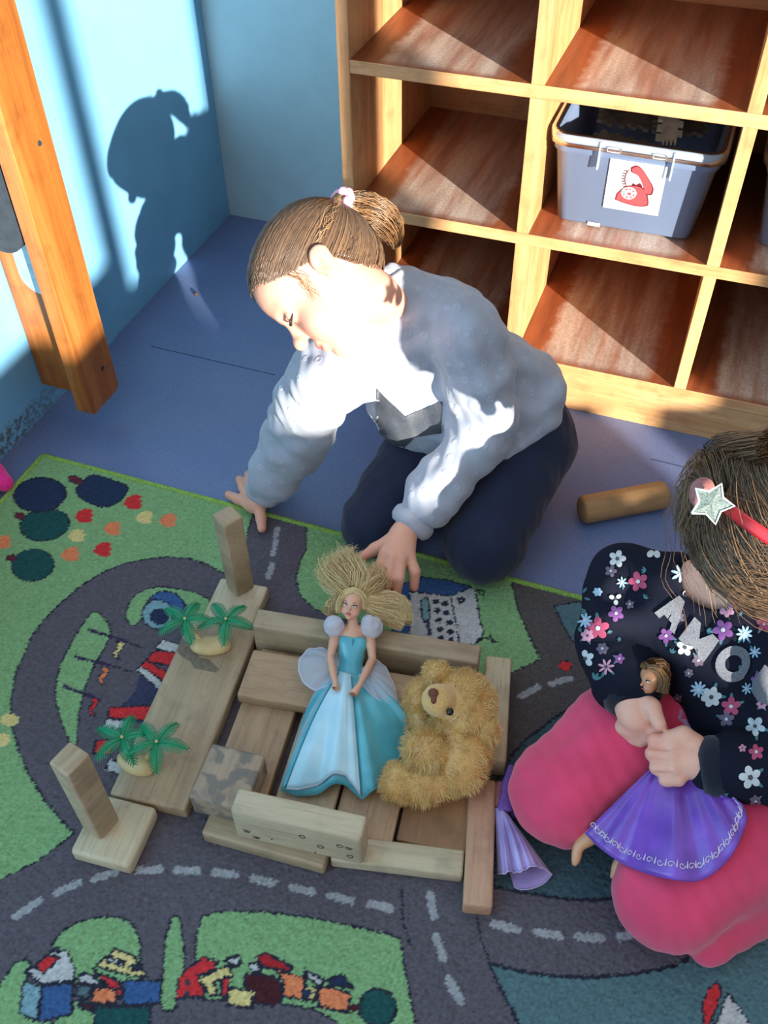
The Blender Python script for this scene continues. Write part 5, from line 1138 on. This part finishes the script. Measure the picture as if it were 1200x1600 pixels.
def g2_body():
    fd = Field((-.06, .38, .03), (.34, .80, .53), .0019)
    T = head_into(fd, R2, t2, s2)
    nb = T((0, -.030, .018)); fd.chain([T((0, -.020, .045)), nb, K['neck']], [.034, .028, .028], .012)
    fd.chain([K['neck'], K['chest'], K['belly'], K['hip']], [.026, .040, .042, .050], .02); fd.chain([K['neck'], K['Rs']], [.03, .026], .012); fd.chain([K['neck'], K['Ls']], [.03, .026], .012)
    fd.chain([K['Rs'], K['Re'], K['Rw']], [.026, .022, .0165], .006); fd.chain([K['Ls'], K['Le'], K['Lw']], [.026, .022, .0165], .006)
    for h, k, a in (('Rh', 'Rk', 'Ra'), ('Lh', 'Lk', 'La')): fd.chain([K['hip'], K[h], K[k]], [.05, .042, .036], .012); fd.chain([K[k], K[a]], [.030, .022], .006)
    P = lambda u, v, z: A3(u, v, z)
    # right hand: back of the hand towards the viewer, thumb and finger pinching the cloth
    fd.chain([K['Rw'], P(988, 1098, .171)], [.0165, .0175], .006); fd.ell(P(993, 1116, .166), (.0175, .0185, .0135), None, .010)
    fd.chain([P(1000, 1092, .178), P(1018, 1105, .182), P(1030, 1131, .179)], [.0105, .0090, .0070], .0035)          # thumb
    for i, (a, b, c) in enumerate((((1004, 1130, .163), (1021, 1142, .161), (1034, 1139, .167)), ((994, 1136, .157), (1012, 1150, .152), (1027, 1147, .156)), ((984, 1138, .152), (1001, 1155, .144), (1017, 1152, .146)), ((975, 1135, .148), (990, 1154, .139), (1004, 1154, .140)))):
        fd.cap(P(992, 1114, .165), P(*a), .0125, .0088, .005); fd.chain([P(*a), P(*b), P(*c)], [.0086, .0078, .0066], .0022)
    # left fist, knuckles to the left, thumb on top
    fd.chain([K['Lw'], P(1098, 1192, .161)], [.0170, .0185], .006); fd.ell(P(1074, 1184, .161), (.0195, .0180, .0150), None, .008)
    FIST = (((1052, 1163, 0.169), (1024, 1158, 0.165), (1036, 1166, 0.155)), ((1050, 1182, 0.166), (1021, 1178, 0.162), (1034, 1186, 0.152)), ((1052, 1201, 0.16), (1027, 1199, 0.156), (1040, 1206, 0.147)), ((1060, 1217, 0.153), (1040, 1218, 0.149), (1051, 1222, 0.142)))
    for i, (kn, md, tip) in enumerate(FIST):
        r_ = (.0082, .0082, .0078, .0070)[i]; fd.cap(P(1076, 1184, .159), P(*kn), .0125, r_*1.08, .004); fd.chain([P(*kn), P(*md), P(*tip)], [r_*1.03, r_, r_*.85], .0008)
    for a, b in zip(FIST[:-1], FIST[1:]):
        k_ = (P(*a[0])+P(*b[0]))/2; m2 = (P(*a[1])+P(*b[1]))/2; v_ = np.array(CP)-k_; v_ /= np.linalg.norm(v_); fd.cap(k_*.8+m2*.2+v_*.0075, m2+v_*.0070+(m2-k_)*.3, .0013, .0022, .0012, True)
    fd.chain([P(1086, 1162, .171), P(1068, 1149, .175), P(1047, 1151, .173)], [.0105, .0090, .0070], .0035)
    V, F = fd.surf(); return V, F
V, F = g2_body(); c = skin_cols(V, R2, t2, s2, (224, 168, 146), [(A3(1030, 1131, .165), .012), (A3(1024, 1158, .165), .010), (A3(1021, 1178, .162), .010)])
obj('body', mesh(loc_mesh(V, G2), F, True, cols=c), m_skin, g2)
T2 = lambda p: (R2 @ (np.asarray(p, float)*s2)+t2)-G2
for x in (-1, 1):
    P = spline([T2((x*.016, .0690, .0815)), T2((x*.026, .0725, .0765)), T2((x*.036, .0690, .0770)), T2((x*.043, .0600, .0795))], 12); V, F = tube(P, [.0004]+[.0012]*10+[.0004], 6); obj('eyelashes', mesh(V, F), m_lash, g2)
    P = spline([T2((x*.014, .0735, .1015)), T2((x*.028, .0700, .1055)), T2((x*.043, .0580, .1020))], 10); V, F = tube(P, [.0005]+[.0014]*8+[.0005], 6); obj('eyebrow', mesh(V, F), plain('fair_eyebrow', (150, 112, 80), 0.8), g2)
# loose light-brown hair: cap plus strands drawn back over the head and hanging at the side
HZ2 = [.005, .010, .020, .060, .090, .108, .122, .140, .156]
def g2_hair():
    fd, D0 = hair_cap(.0055, HZ2); V, F = fd.surf(2); N = normals(V, F); D = Field((-.10, -.12, -.01), (.10, .11, .21), .0024); D.D = D0
    c0 = np.array((0, -.008, .110)); n = 7000; pick = RNG.choice(len(V), n*2); roots = V[pick]; roots = roots[roots[:, 2] > np.interp(roots[:, 1], HL_Y, HZ2)+.002][:n]; n = len(roots)
    a = roots-c0; side = np.sign(a[:, :1]+RNG.normal(0, .022, (n, 1))+.004); goal = np.concatenate([side*.080, np.full((n, 1), -.045), np.full((n, 1), -.02)], 1)+RNG.normal(0, .016, (n, 3)); S = 12; ts = np.linspace(0, 1, S)[None, :, None]
    la = np.linalg.norm(a, axis=1, keepdims=True); ua = a/la; ub = goal/np.linalg.norm(goal, axis=1, keepdims=True); om = np.arccos(np.clip((ua*ub).sum(1), -.98, .9999))[:, None, None]
    d = (np.sin((1-ts)*om)*ua[:, None]+np.sin(ts*om)*ub[:, None])/np.sin(om); P = c0+d*.06
    for _ in range(7): P = P+d*np.clip(-D.sample(P), -.02, .02)[..., None]
    fz = RNG.normal(0, 1, (n, 1, 3))*.0022*np.sin(np.pi*ts)*RNG.choice([.5, 1, 3], (n, 1, 1), p=[.6, .3, .1]); P = P+d*(RNG.uniform(0, .003, (n, 1, 1))*np.sin(np.pi*ts)+.0008)+fz
    VS, FS = strands(P, .00048, 3, .6); cc = hair_cols(n, S*3, (58, 42, 30), (132, 102, 72)); capc = np.tile(np.array(s2l((70, 52, 37))), (len(V), 1))
    return np.vstack([to_world(V, R2, t2, s2), to_world(VS, R2, t2, s2)]), np.vstack([F, FS+len(V)]), np.vstack([capc, cc])
V, F, C = g2_hair(); hair2 = obj('hair', mesh(loc_mesh(V, G2), F, True, cols=C), m_hair, g2, 'loose light brown hair')
for i, (path, sp, n, cu) in enumerate((([T2((.050, .000, .155))+G2, T2((.078, -.010, .120))+G2, A3(1112, 830, .395), A3(1105, 872, .375)], [.018, .022, .022, .012], 420, .006),
                       ([T2((.060, .020, .130))+G2, T2((.074, .020, .095))+G2, A3(1130, 878, .38), A3(1145, 915, .36)], [.014, .018, .016, .010], 360, .006),
                       ([T2((.040, -.060, .165))+G2, A3(1128, 720, .405), A3(1092, 775, .40), A3(1084, 830, .385)], [.016, .020, .016, .010], 420, .007),
                       ([T2((.020, .050, .150))+G2, T2((.050, .060, .110))+G2, A3(1160, 890, .36), A3(1185, 912, .35)], [.010, .014, .012, .006], 260, .004),
                       ([A3(1130, 770, .40), A3(1095, 820, .37), A3(1090, 880, .33), A3(1120, 960, .285)], [.02, .03, .03, .03], 14, .004))):
    V, F, C = bundle(path, sp, int(n*1.3), 16, .00045, (62, 45, 32), (140, 110, 78), cu, 50+i); obj('side_hair', mesh(loc_mesh(V, G2), F, True, cols=C), m_hair, hair2)
# headband with a glitter star
m_band = plain('red_headband', (206, 44, 52), .35, .05, 80); m_star = plain('silver_green_glitter', (112, 126, 120), .5, .5, 900, .6); m_sc2 = plain('dusky_pink_velvet', (150, 96, 92), .9, .2, 200, .4)
BP = []
capD = Field((-.10, -.12, -.01), (.10, .11, .21), .0024); capD.ell((0, -.008, .110), (.076, .089, .079)); capD.ell((0, .030, .118), (.065, .055, .055), None, .02)
for th in np.linspace(-1.25, 1.35, 40):
    d = np.array((-math.sin(th), .14, math.cos(th))); d /= np.linalg.norm(d); p = np.array((0, -.008, .110))+d*.06
    for _ in range(8): p = p+d*float(-capD.sample(p[None])[0])
    BP.append((R2 @ (p*s2)+t2)-G2)
BP = np.array(BP); Tn = np.gradient(BP, axis=0); Cn = BP-((R2 @ (np.array((0, -.008, .11))*s2)+t2)-G2); Sd = np.cross(Tn, Cn); Sd /= np.linalg.norm(Sd, axis=1)[:, None]; Cn /= np.linalg.norm(Cn, axis=1)[:, None]
V = [BP[i]+Sd[i]*w_+Cn[i]*.0012 for i in range(40) for w_ in (-.0052, -.002, .002, .0052)]; V2, F2 = thicken(V, grid_faces(40, 4), .0022); me = mesh(V2, F2); bm = bmesh.new(); bm.from_mesh(me); bmesh.ops.recalc_face_normals(bm, faces=bm.faces[:]); bm.to_mesh(me); bm.free()
band = obj('headband', me, m_band, g2, 'red headband')
sc_ = A3(1112, 786, .470)-G2; vd = np.array(CP)-(sc_+G2); vd /= np.linalg.norm(vd); ax_ = np.cross(vd, (0, 0, 1)); ax_ /= np.linalg.norm(ax_); ay_ = np.cross(vd, ax_); tl = .5
def star(r0, r1, th_, off, rot):
    pts = [(r0 if k % 2 == 0 else r1, rot+k*math.pi/5) for k in range(10)]; V = [sc_+vd*off+r*(math.cos(a)*ax_+math.sin(a)*ay_) for r, a in pts]; V += [v+vd*th_ for v in V[:10]]+[sc_+vd*(off+th_*1.9)]
    F = [(k, (k+1) % 10, (k+1) % 10+10, k+10) for k in range(10)]+[(k+10, (k+1) % 10+10, 20) for k in range(10)]+[tuple(reversed(range(10)))]; return V, F
V, F = star(.0165, .0092, .003, .004, .80); st2 = obj('star', mesh(V, F, False), m_star, band, 'silver glitter star')
V, F = tube([sc_+vd*.0075+r*(math.cos(a)*ax_+math.sin(a)*ay_) for r, a in [(.0165 if k % 2 == 0 else .0092, .80+k*math.pi/5) for k in range(11)]], .0009, 5, False); obj('star_edge', mesh(V, F), plain('white_edge', (232, 232, 228), .4), st2)
q = A3(1097, 770, .458); f2 = Field(q-.03, q+.03, .0016); f2.ell(q, (.010, .014, .012), None, .003); V, F = f2.surf(); obj('star', mesh(loc_mesh(V, G2), F), m_sc2, band, 'dusky pink velvet star behind the silver one')
# sweater
m_navy = cloth('navy_sweatshirt', (22, 24, 38), .25, 600, .95, 0, .0); m_navyrib = cloth('navy_ribbing', (22, 25, 40), .5, 800, .9)
def g2_sweater():
    fd = Field((-.10, .34, .03), (.42, .86, .42), .0026)
    U = K['neck']-K['hip']; U /= np.linalg.norm(U); X = K['Rs']-K['Ls']; X -= U*(X@U); X /= np.linalg.norm(X); R = np.stack([X, np.cross(U, X), U], 1)
    fd.ell(K['chest'], (.086, .055, .060), R, .02); fd.ell(K['belly'], (.094, .062, .064), R, .03); fd.ell(K['hip']+U*.010, (.108, .080, .058), R, .03); fd.chain([K['neck']+U*.006, K['chest']], [.038, .052], .03)
    fd.chain([K['neck']*.5+K['Rs']*.5, K['Rs']], [.036, .037], .02); fd.chain([K['neck']*.5+K['Ls']*.5, K['Ls']], [.040, .038], .02)
    for s_, e, w_ in (('Rs', 'Re', 'Rw'), ('Ls', 'Le', 'Lw')):
        a = spline([K[s_], K[s_]*.45+K[e]*.55, K[e], K[e]*.45+K[w_]*.55, K[w_]+.04*(K[e]-K[w_])], 22); fd.chain(a, np.interp(np.linspace(0, 1, 22), [0, .3, .55, .8, .92, 1], [.040, .037, .0355, .034, .033, .0275])+.0016*np.sin(np.arange(22)*1.5), .005)
    fd.ell(A3(1044, 954, .210), (.044, .042, .044), R, .02); fd.cap(K['neck']+U*.012, K['neck']+U*.08, .040, .05, .006, True); fd.cut(K['hip']-U*.020, -U)
    V, F = fd.surf(); V = rumple(V.astype(float), normals(V, F), .0016, 40, 12); return V, F, R
V, F, RT2 = g2_sweater(); bv2 = bvh_of(V, F); sw2 = obj('sweater', mesh(loc_mesh(V, G2), F), m_navy, g2, 'navy sweater printed with small flowers and silver letters')
d = K['Rw']-K['Re']; ring_cuff('cuff', K['Rw']+.02*d, d, .0275, .026, m_navyrib, sw2, G2)
d = K['Lw']-K['Le']; ring_cuff('cuff', K['Lw']+.02*d, d, .0285, .028, m_navyrib, sw2, G2)
# printed flowers: each lies on the cloth
FM = [plain('print_'+n_, c_, .7, .04) for n_, c_ in (('white', (190, 192, 194)), ('pink', (164, 62, 94)), ('mauve', (98, 84, 102)), ('ice', (150, 178, 200)), ('teal', (58, 106, 114)), ('purple', (122, 70, 132)), ('dark', (70, 66, 74)), ('rose', (190, 134, 156)))]
FLW = [(965, 874, 0, 13, 5), (1022, 860, 0, 14, 5), (998, 909, 1, 15, 5), (972, 910, 3, 8, 7), (962, 936, 0, 10, 3), (907, 932, 0, 12, 5), (917, 955, 4, 9, 7), (915, 970, 3, 11, 9), (935, 982, 1, 17, 5), (919, 993, 7, 10, 6), (963, 959, 5, 12, 5), (942, 1014, 2, 9, 6), (916, 1029, 0, 13, 5), (948, 1042, 7, 12, 7), (930, 1062, 4, 12, 5), (952, 985, 4, 6, 3), (955, 893, 2, 9, 5),
       (1062, 897, 3, 13, 7), (1082, 929, 0, 15, 5), (1120, 926, 1, 15, 5), (1150, 927, 3, 12, 9), (1137, 952, 7, 12, 6), (1131, 984, 5, 16, 5), (1164, 990, 3, 12, 9), (1042, 993, 5, 12, 5), (1071, 1011, 0, 13, 5), (1092, 1031, 2, 10, 6), (1180, 945, 2, 9, 6), (1181, 1019, 3, 9, 7), (1038, 1049, 1, 14, 5), (1077, 1051, 2, 7, 6), (1092, 1076, 3, 12, 9), (1112, 1088, 0, 16, 6), (1143, 1103, 1, 15, 5), (1136, 1123, 2, 12, 5), (1181, 1135, 0, 16, 5),
       (1172, 1214, 0, 17, 5), (1182, 1176, 1, 12, 5), (1180, 1250, 2, 9, 6), (1160, 1170, 7, 6, 5), (1185, 1062, 5, 10, 5), (1168, 1075, 3, 9, 7), (1050, 1020, 4, 8, 4), (1105, 985, 4, 8, 4), (1155, 1045, 4, 7, 4), (1132, 1240, 4, 7, 4), (1060, 1090, 2, 7, 5), (1007, 935, 4, 7, 4), (985, 945, 2, 7, 5), (1010, 892, 4, 8, 4), (1062, 965, 2, 8, 5), (1192, 1100, 7, 8, 6), (1046, 940, 4, 7, 4), (935, 925, 3, 7, 6), (1195, 975, 1, 12, 5), (905, 985, 4, 6, 4), (970, 1000, 4, 6, 4), (968, 1030, 5, 8, 5), (1160, 960, 4, 6, 4)]
parts = []; rf = random.Random(5)
for (u, v, ci, r_, npet) in FLW:
    ph = rf.uniform(0, 6); thin = npet >= 7; rad = r_*.62
    def pet(cx, cy, a, b, ang, mi, off):
        loc, nr = bvh_hit(bv2, cx, cy)
        if loc is None: return
        pts = []
        for q in np.linspace(0, 2*math.pi, 9, endpoint=False):
            l2, n2 = bvh_hit(bv2, cx+a*math.cos(q)*math.cos(ang)-b*math.sin(q)*math.sin(ang), cy+a*math.cos(q)*math.sin(ang)+b*math.sin(q)*math.cos(ang))
            if l2 is None or (l2-loc).length > .03: return
            if n2.dot(CP-l2) < 0: n2 = -n2
            pts.append(l2+n2*off)
        if nr.dot(CP-loc) < 0: nr = -nr
        V = [tuple(np.array(loc+nr*(off+.0001))-G2)]+[tuple(np.array(p)-G2) for p in pts]; F = [(0, k+1, (k+1) % 9+1) for k in range(9)]
        n = (Vector(V[2])-Vector(V[1])).cross(Vector(V[0])-Vector(V[1]))
        if n.dot(CP-loc) < 0: F = [tuple(reversed(f)) for f in F]
        parts.append((V, F, mi))
    if ci == 4:                                   # a sprig of leaves
        for k in range(3): a_ = ph+(k-1)*.7; pet(u+r_*.5*math.cos(a_), v+r_*.5*math.sin(a_), r_*.5, r_*.2, a_, 4, .0011)
        continue
    if rf.random() < .5:
        for k in (0, 1): a_ = ph+k*1.2; pet(u+r_*1.05*math.cos(a_), v+r_*1.05*math.sin(a_), r_*.42, r_*.17, a_, 4, .0010)
    for k in range(npet): a_ = ph+k*2*math.pi/npet; pet(u+rad*math.cos(a_), v+rad*math.sin(a_), r_*(.48 if thin else .44), r_*(.17 if thin else .36), a_, ci, .0012)
    pet(u, v, r_*.22, r_*.22, 0, 6 if ci in (0, 7) else 0, .0016)
V, F, MI = merge(parts); fo = obj('flower_print', mesh(V, F, False, mi=MI), FM, sw2, 'printed white, pink and purple flowers', kind='stuff')
m_let = plain('silver_glitter', (122, 124, 132), .35, .45, 1100, .8, Metallic=.35)
def keyhole(n=26, ri=.48):
    o = [(.5+.5*math.cos(a), .5+.5*math.sin(a)) for a in np.linspace(0, 2*math.pi, n)]; i = [(.5+.5*ri*math.cos(a), .5+.5*ri*math.sin(a)) for a in np.linspace(2*math.pi, 0, n)]; return o+i
GL = {'A': [(0, 0), (.36, 1), (.64, 1), (1, 0), (.76, 0), (.69, .20), (.52, .20), (.52, .38), (.65, .38), (.5, .80), (.35, .38), (.48, .38), (.48, .20), (.31, .20), (.24, 0)],
      'M': [(0, 0), (0, 1), (.26, 1), (.5, .52), (.74, 1), (1, 1), (1, 0), (.78, 0), (.78, .58), (.56, .14), (.44, .14), (.22, .58), (.22, 0)],
      'O': keyhole(),
      'U': [(0, 1), (.25, 1), (.25, .40), (.33, .26), (.5, .20), (.67, .26), (.75, .40), (.75, 1), (1, 1), (1, .36), (.86, .10), (.5, -.03), (.14, .10), (0, .36)]}
for ch, o_, xv, yv in (('A', (1023, 957), (32, 34), (27, -38)), ('M', (1061, 998), (39, 36), (25, -34)), ('O', (1107, 1042), (42, 34), (38, -46)), ('U', (1168, 1078), (40, 34), (29, -40))):
    dd = decal(bv2, [(o_[0]+a*xv[0]+b*yv[0], o_[1]+a*xv[1]+b*yv[1]) for a, b in GL[ch]], .0019, 6)
    if dd: obj('letter', mesh(loc_mesh(np.array(dd[0]), G2), dd[1]), m_let, sw2, 'silver glitter letter '+ch)
# trousers
m_pink = cloth('coral_pink_trousers', (214, 66, 102), .2, 600, .85, 0, .3)
def g2_legs():
    fd = Field((-.12, .34, .004), (.42, .82, .24), .0028); fd.ell(K['hip'], (.095, .085, .060), RT2, .03)
    for h, k, a, r0, r1 in (('Rh', 'Rk', 'Ra', .062, .057), ('Lh', 'Lk', 'La', .062, .055)):
        fd.chain([K['hip'], K[h], K[h]*.45+K[k]*.55, K[k]], [.070, r0, (r0+r1)*.52, r1], .02); kk = K[k].copy(); kk[2] = .048; fd.chain([kk+(K[h]-K[k])*.05, K[a]], [.044, .036], .012)
    e = A3(1108, 1462, .030); fd.cap(e, e+(K['Lh']-K['Lk'])*.5*np.array((1, 1, 0)), .026, .034, .012)
    fd.cut((0, 0, RT+.0006), (0, 0, -1)); V, F = fd.surf(); V = V.astype(float); V2 = rumple(V, normals(V, F), .0013, 42, 17); V2[:, 2] = np.maximum(V2[:, 2], RT+.0006); return V2, F
V, F = g2_legs(); obj('trousers', mesh(loc_mesh(V, G2), F), m_pink, g2, 'coral pink trousers')

# ------------------------------------------------------------------ the doll in her hands
HO = A3(1040, 1140, .17); D2 = thing('fashion_doll', 'light-brown-haired fashion doll with purple gown held in the kneeling child\'s hands', 'doll', tuple(HO))
m_pur = NT('purple_satin'); _v = m_pur.coord(); m_pur.base(m_pur.ramp(m_pur.noise(_v, 26, 3), [(0.35, rgba((92, 42, 152))), (0.65, rgba((122, 64, 184)))])); m_pur = m_pur.set(Roughness=.3, Sheen_Weight=.5, Specular_IOR_Level=.65)
RH = frame((-.55, -.55, .55), (-.35, .25, .85)); sH = .165; hH = A3(1013, 1064, .195); tH = hH-RH @ np.array((0, .02, .085))*sH
fd = Field(A3(1020, 1100, .19)-.07, A3(1020, 1100, .19)+.07, .0010); head_into(fd, RH, tH, sH); fd.chain([hH, A3(1024, 1094, .117), A3(1034, 1112, .110)], [.006, .0055, .009], .004); fd.ell(A3(1042, 1124, .104), (.015, .012, .014), None, .006)
fd.chain([A3(1036, 1108, .114), A3(1046, 1116, .118), A3(1056, 1122, .118)], [.006, .0055, .005], .003); fd.chain([A3(1042, 1122, .106), A3(1055, 1150, .097), A3(1052, 1190, .077)], [.012, .012, .012], .006)
V, F = fd.surf(); obj('body', mesh(loc_mesh(V, HO), F, True, cols=skin_cols(V, RH, tH, sH, (180, 124, 88))), m_dskin, D2); doll_face(D2, RH, tH, sH, HO)
hh = []
hw = lambda a, b, c: RH @ (np.array((a, b, c))*sH)+tH
for path, sp, n in (([hw(0, .05, .16), hw(.045, .03, .165), hw(.078, -.01, .11), hw(.082, -.02, .04)], [.003, .0045, .0055, .0055], 260), ([hw(0, .05, .16), hw(-.045, .03, .165), hw(-.078, -.01, .11), hw(-.082, -.02, .04)], [.003, .0045, .0055, .0055], 260), ([hw(0, .03, .18), hw(0, -.05, .17), hw(0, -.09, .10), hw(0, -.08, .0)], [.006, .010, .010, .008], 320)):
    hh.append(bundle(path, sp, n, 9, .00045, (84, 58, 36), (150, 112, 70), .001, 90))
for i, (path, sp, n) in enumerate((([(1012, 1052, .135), (1026, 1062, .134), (1038, 1088, .122), (1046, 1110, .112)], [.006, .009, .008, .006], 300), ([(1010, 1052, .134), (998, 1070, .122), (985, 1110, .087), (978, 1150, .072), (988, 1190, .060)], [.006, .010, .012, .013, .012], 420), ([(1012, 1054, .132), (1005, 1080, .107), (1000, 1130, .077), (1000, 1192, .057)], [.006, .012, .014, .012], 300))):
    hh.append(bundle([A3(*q) for q in path], sp, n, 9, .00045, (104, 74, 46), (176, 136, 88), .003, 70+i))
o = 0; VV = []; FF = []; CC = []
for V, F, C in hh: VV.append(V); FF.append(F+o); CC.append(C); o += len(V)
obj('hair', mesh(loc_mesh(np.vstack(VV), HO), np.vstack(FF), True, cols=np.vstack(CC)), m_hair, D2, 'long light brown hair')
HEM = [(915, 1302, .088), (942, 1328, .090), (984, 1354, .100), (1040, 1372, .124), (1094, 1374, .132), (1134, 1346, .144), (1158, 1306, .156), (1166, 1272, .160), (1152, 1252, .162), (1128, 1246, .160), (1110, 1252, .152), (1050, 1290, .120), (985, 1296, .090), (940, 1294, .086)]
HP_ = spline([A3(*q) for q in HEM]+[A3(*HEM[0])], 90)[:-1]; nH = len(HP_); cT = A3(1056, 1180, .145); dirT = np.array((.55, .1, .2)); dirT /= np.linalg.norm(dirT)
TPp = [cT+.014*(math.cos(2*math.pi*k/nH+3.6)*np.array((.62, .70, -.2))+math.sin(2*math.pi*k/nH+3.6)*np.array((.5, -.5, .5))) for k in range(nH)]
mid = A3(1030, 1330, .12)
def gp(k, s):
    k = k % nH; p = TPp[k]*(1-s)+HP_[k]*s; up = np.array((-.1, -.35, .9)); w_ = math.exp(-((k/nH-.25)/.24)**2)
    return p+up*(.014*math.sin(math.pi*s)*w_+.0035*math.sin(k*.42)*s*w_+.002*math.sin(k*.9+1)*s)
V = [gp(k, s) for s in np.linspace(0, 1, 26) for k in range(nH)]; F = grid_faces(26, nH, True); V2, F2 = thicken(V, F, .0008); me = mesh(loc_mesh(V2, HO), F2); gown = obj('gown', me, m_pur, D2, 'shiny purple satin gown')
V, F = tube([gp(k, 1.0)-HO for k in range(nH+1)], .0008, 5, False); obj('hem', mesh(V, F), plain('purple_piping', (104, 52, 160), .4), gown)
vp = []
for k in range(1, 50):
    k2 = k*.98; b = gp(int(k2), .90)-HO; nx_ = gp(int(k2)+1, .90)-HO; up = gp(int(k2), .84)-HO-b; tn_ = nx_-b; nrm = np.cross(tn_, up); nrm /= np.linalg.norm(nrm)+1e-9
    if nrm @ (np.array(CP)-(b+HO)) < 0: nrm = -nrm
    tn_ /= np.linalg.norm(tn_)+1e-9; up /= np.linalg.norm(up)+1e-9; c_ = b+nrm*.0012
    if k % 2: vp.append(tube([c_+tn_*(.0036*math.cos(q)*(1-q/9))+up*(.0032*math.sin(q)*(1-q/9)*(1 if k % 4 == 1 else -1)) for q in np.linspace(0, 6.6, 14)], .00055, 4))
    else: vp.append(tube([c_-up*.002, c_+up*.0045+tn_*.001], [.0011, .0004], 5))
V, F, MI = merge(vp); obj('vine_print', mesh(V, F), plain('silver_vine_print', (208, 190, 214), .45), gown, 'silver vine border along the hem', kind='stuff')
q = A3(1062, 1128, .134); f2 = Field(q-.03, q+.03, .0012); f2.chain([A3(1046, 1128, .134), A3(1060, 1120, .138), A3(1074, 1140, .134)], [.0095, .0110, .0100], .004); V, F = f2.surf(); V = rumple(V.astype(float), normals(V, F), .0007, 330, 4); obj('bodice', mesh(loc_mesh(V, HO), F), plain('lilac_bodice', (170, 132, 178), .4, .12, 120), D2, 'lilac gathered bodice')
for path, rr_ in (([(955, 1280, .085), (925, 1306, .078), (905, 1322, .070), (900, 1342, .062), (897, 1352, .058)], [.009, .0085, .0060, .0050, .0022]), ([(985, 1330, .070), (966, 1352, .060), (958, 1372, .050)], [.008, .0062, .0035])):
    P = spline([A3(*q)-HO for q in path], 12); V, F = tube(P, np.interp(np.linspace(0, 1, 12), np.linspace(0, 1, len(rr_)), rr_), 10); obj('leg', mesh(V, F, True, cols=np.tile(np.array(s2l((206, 150, 112))), (len(V), 1))), m_dskin, D2)
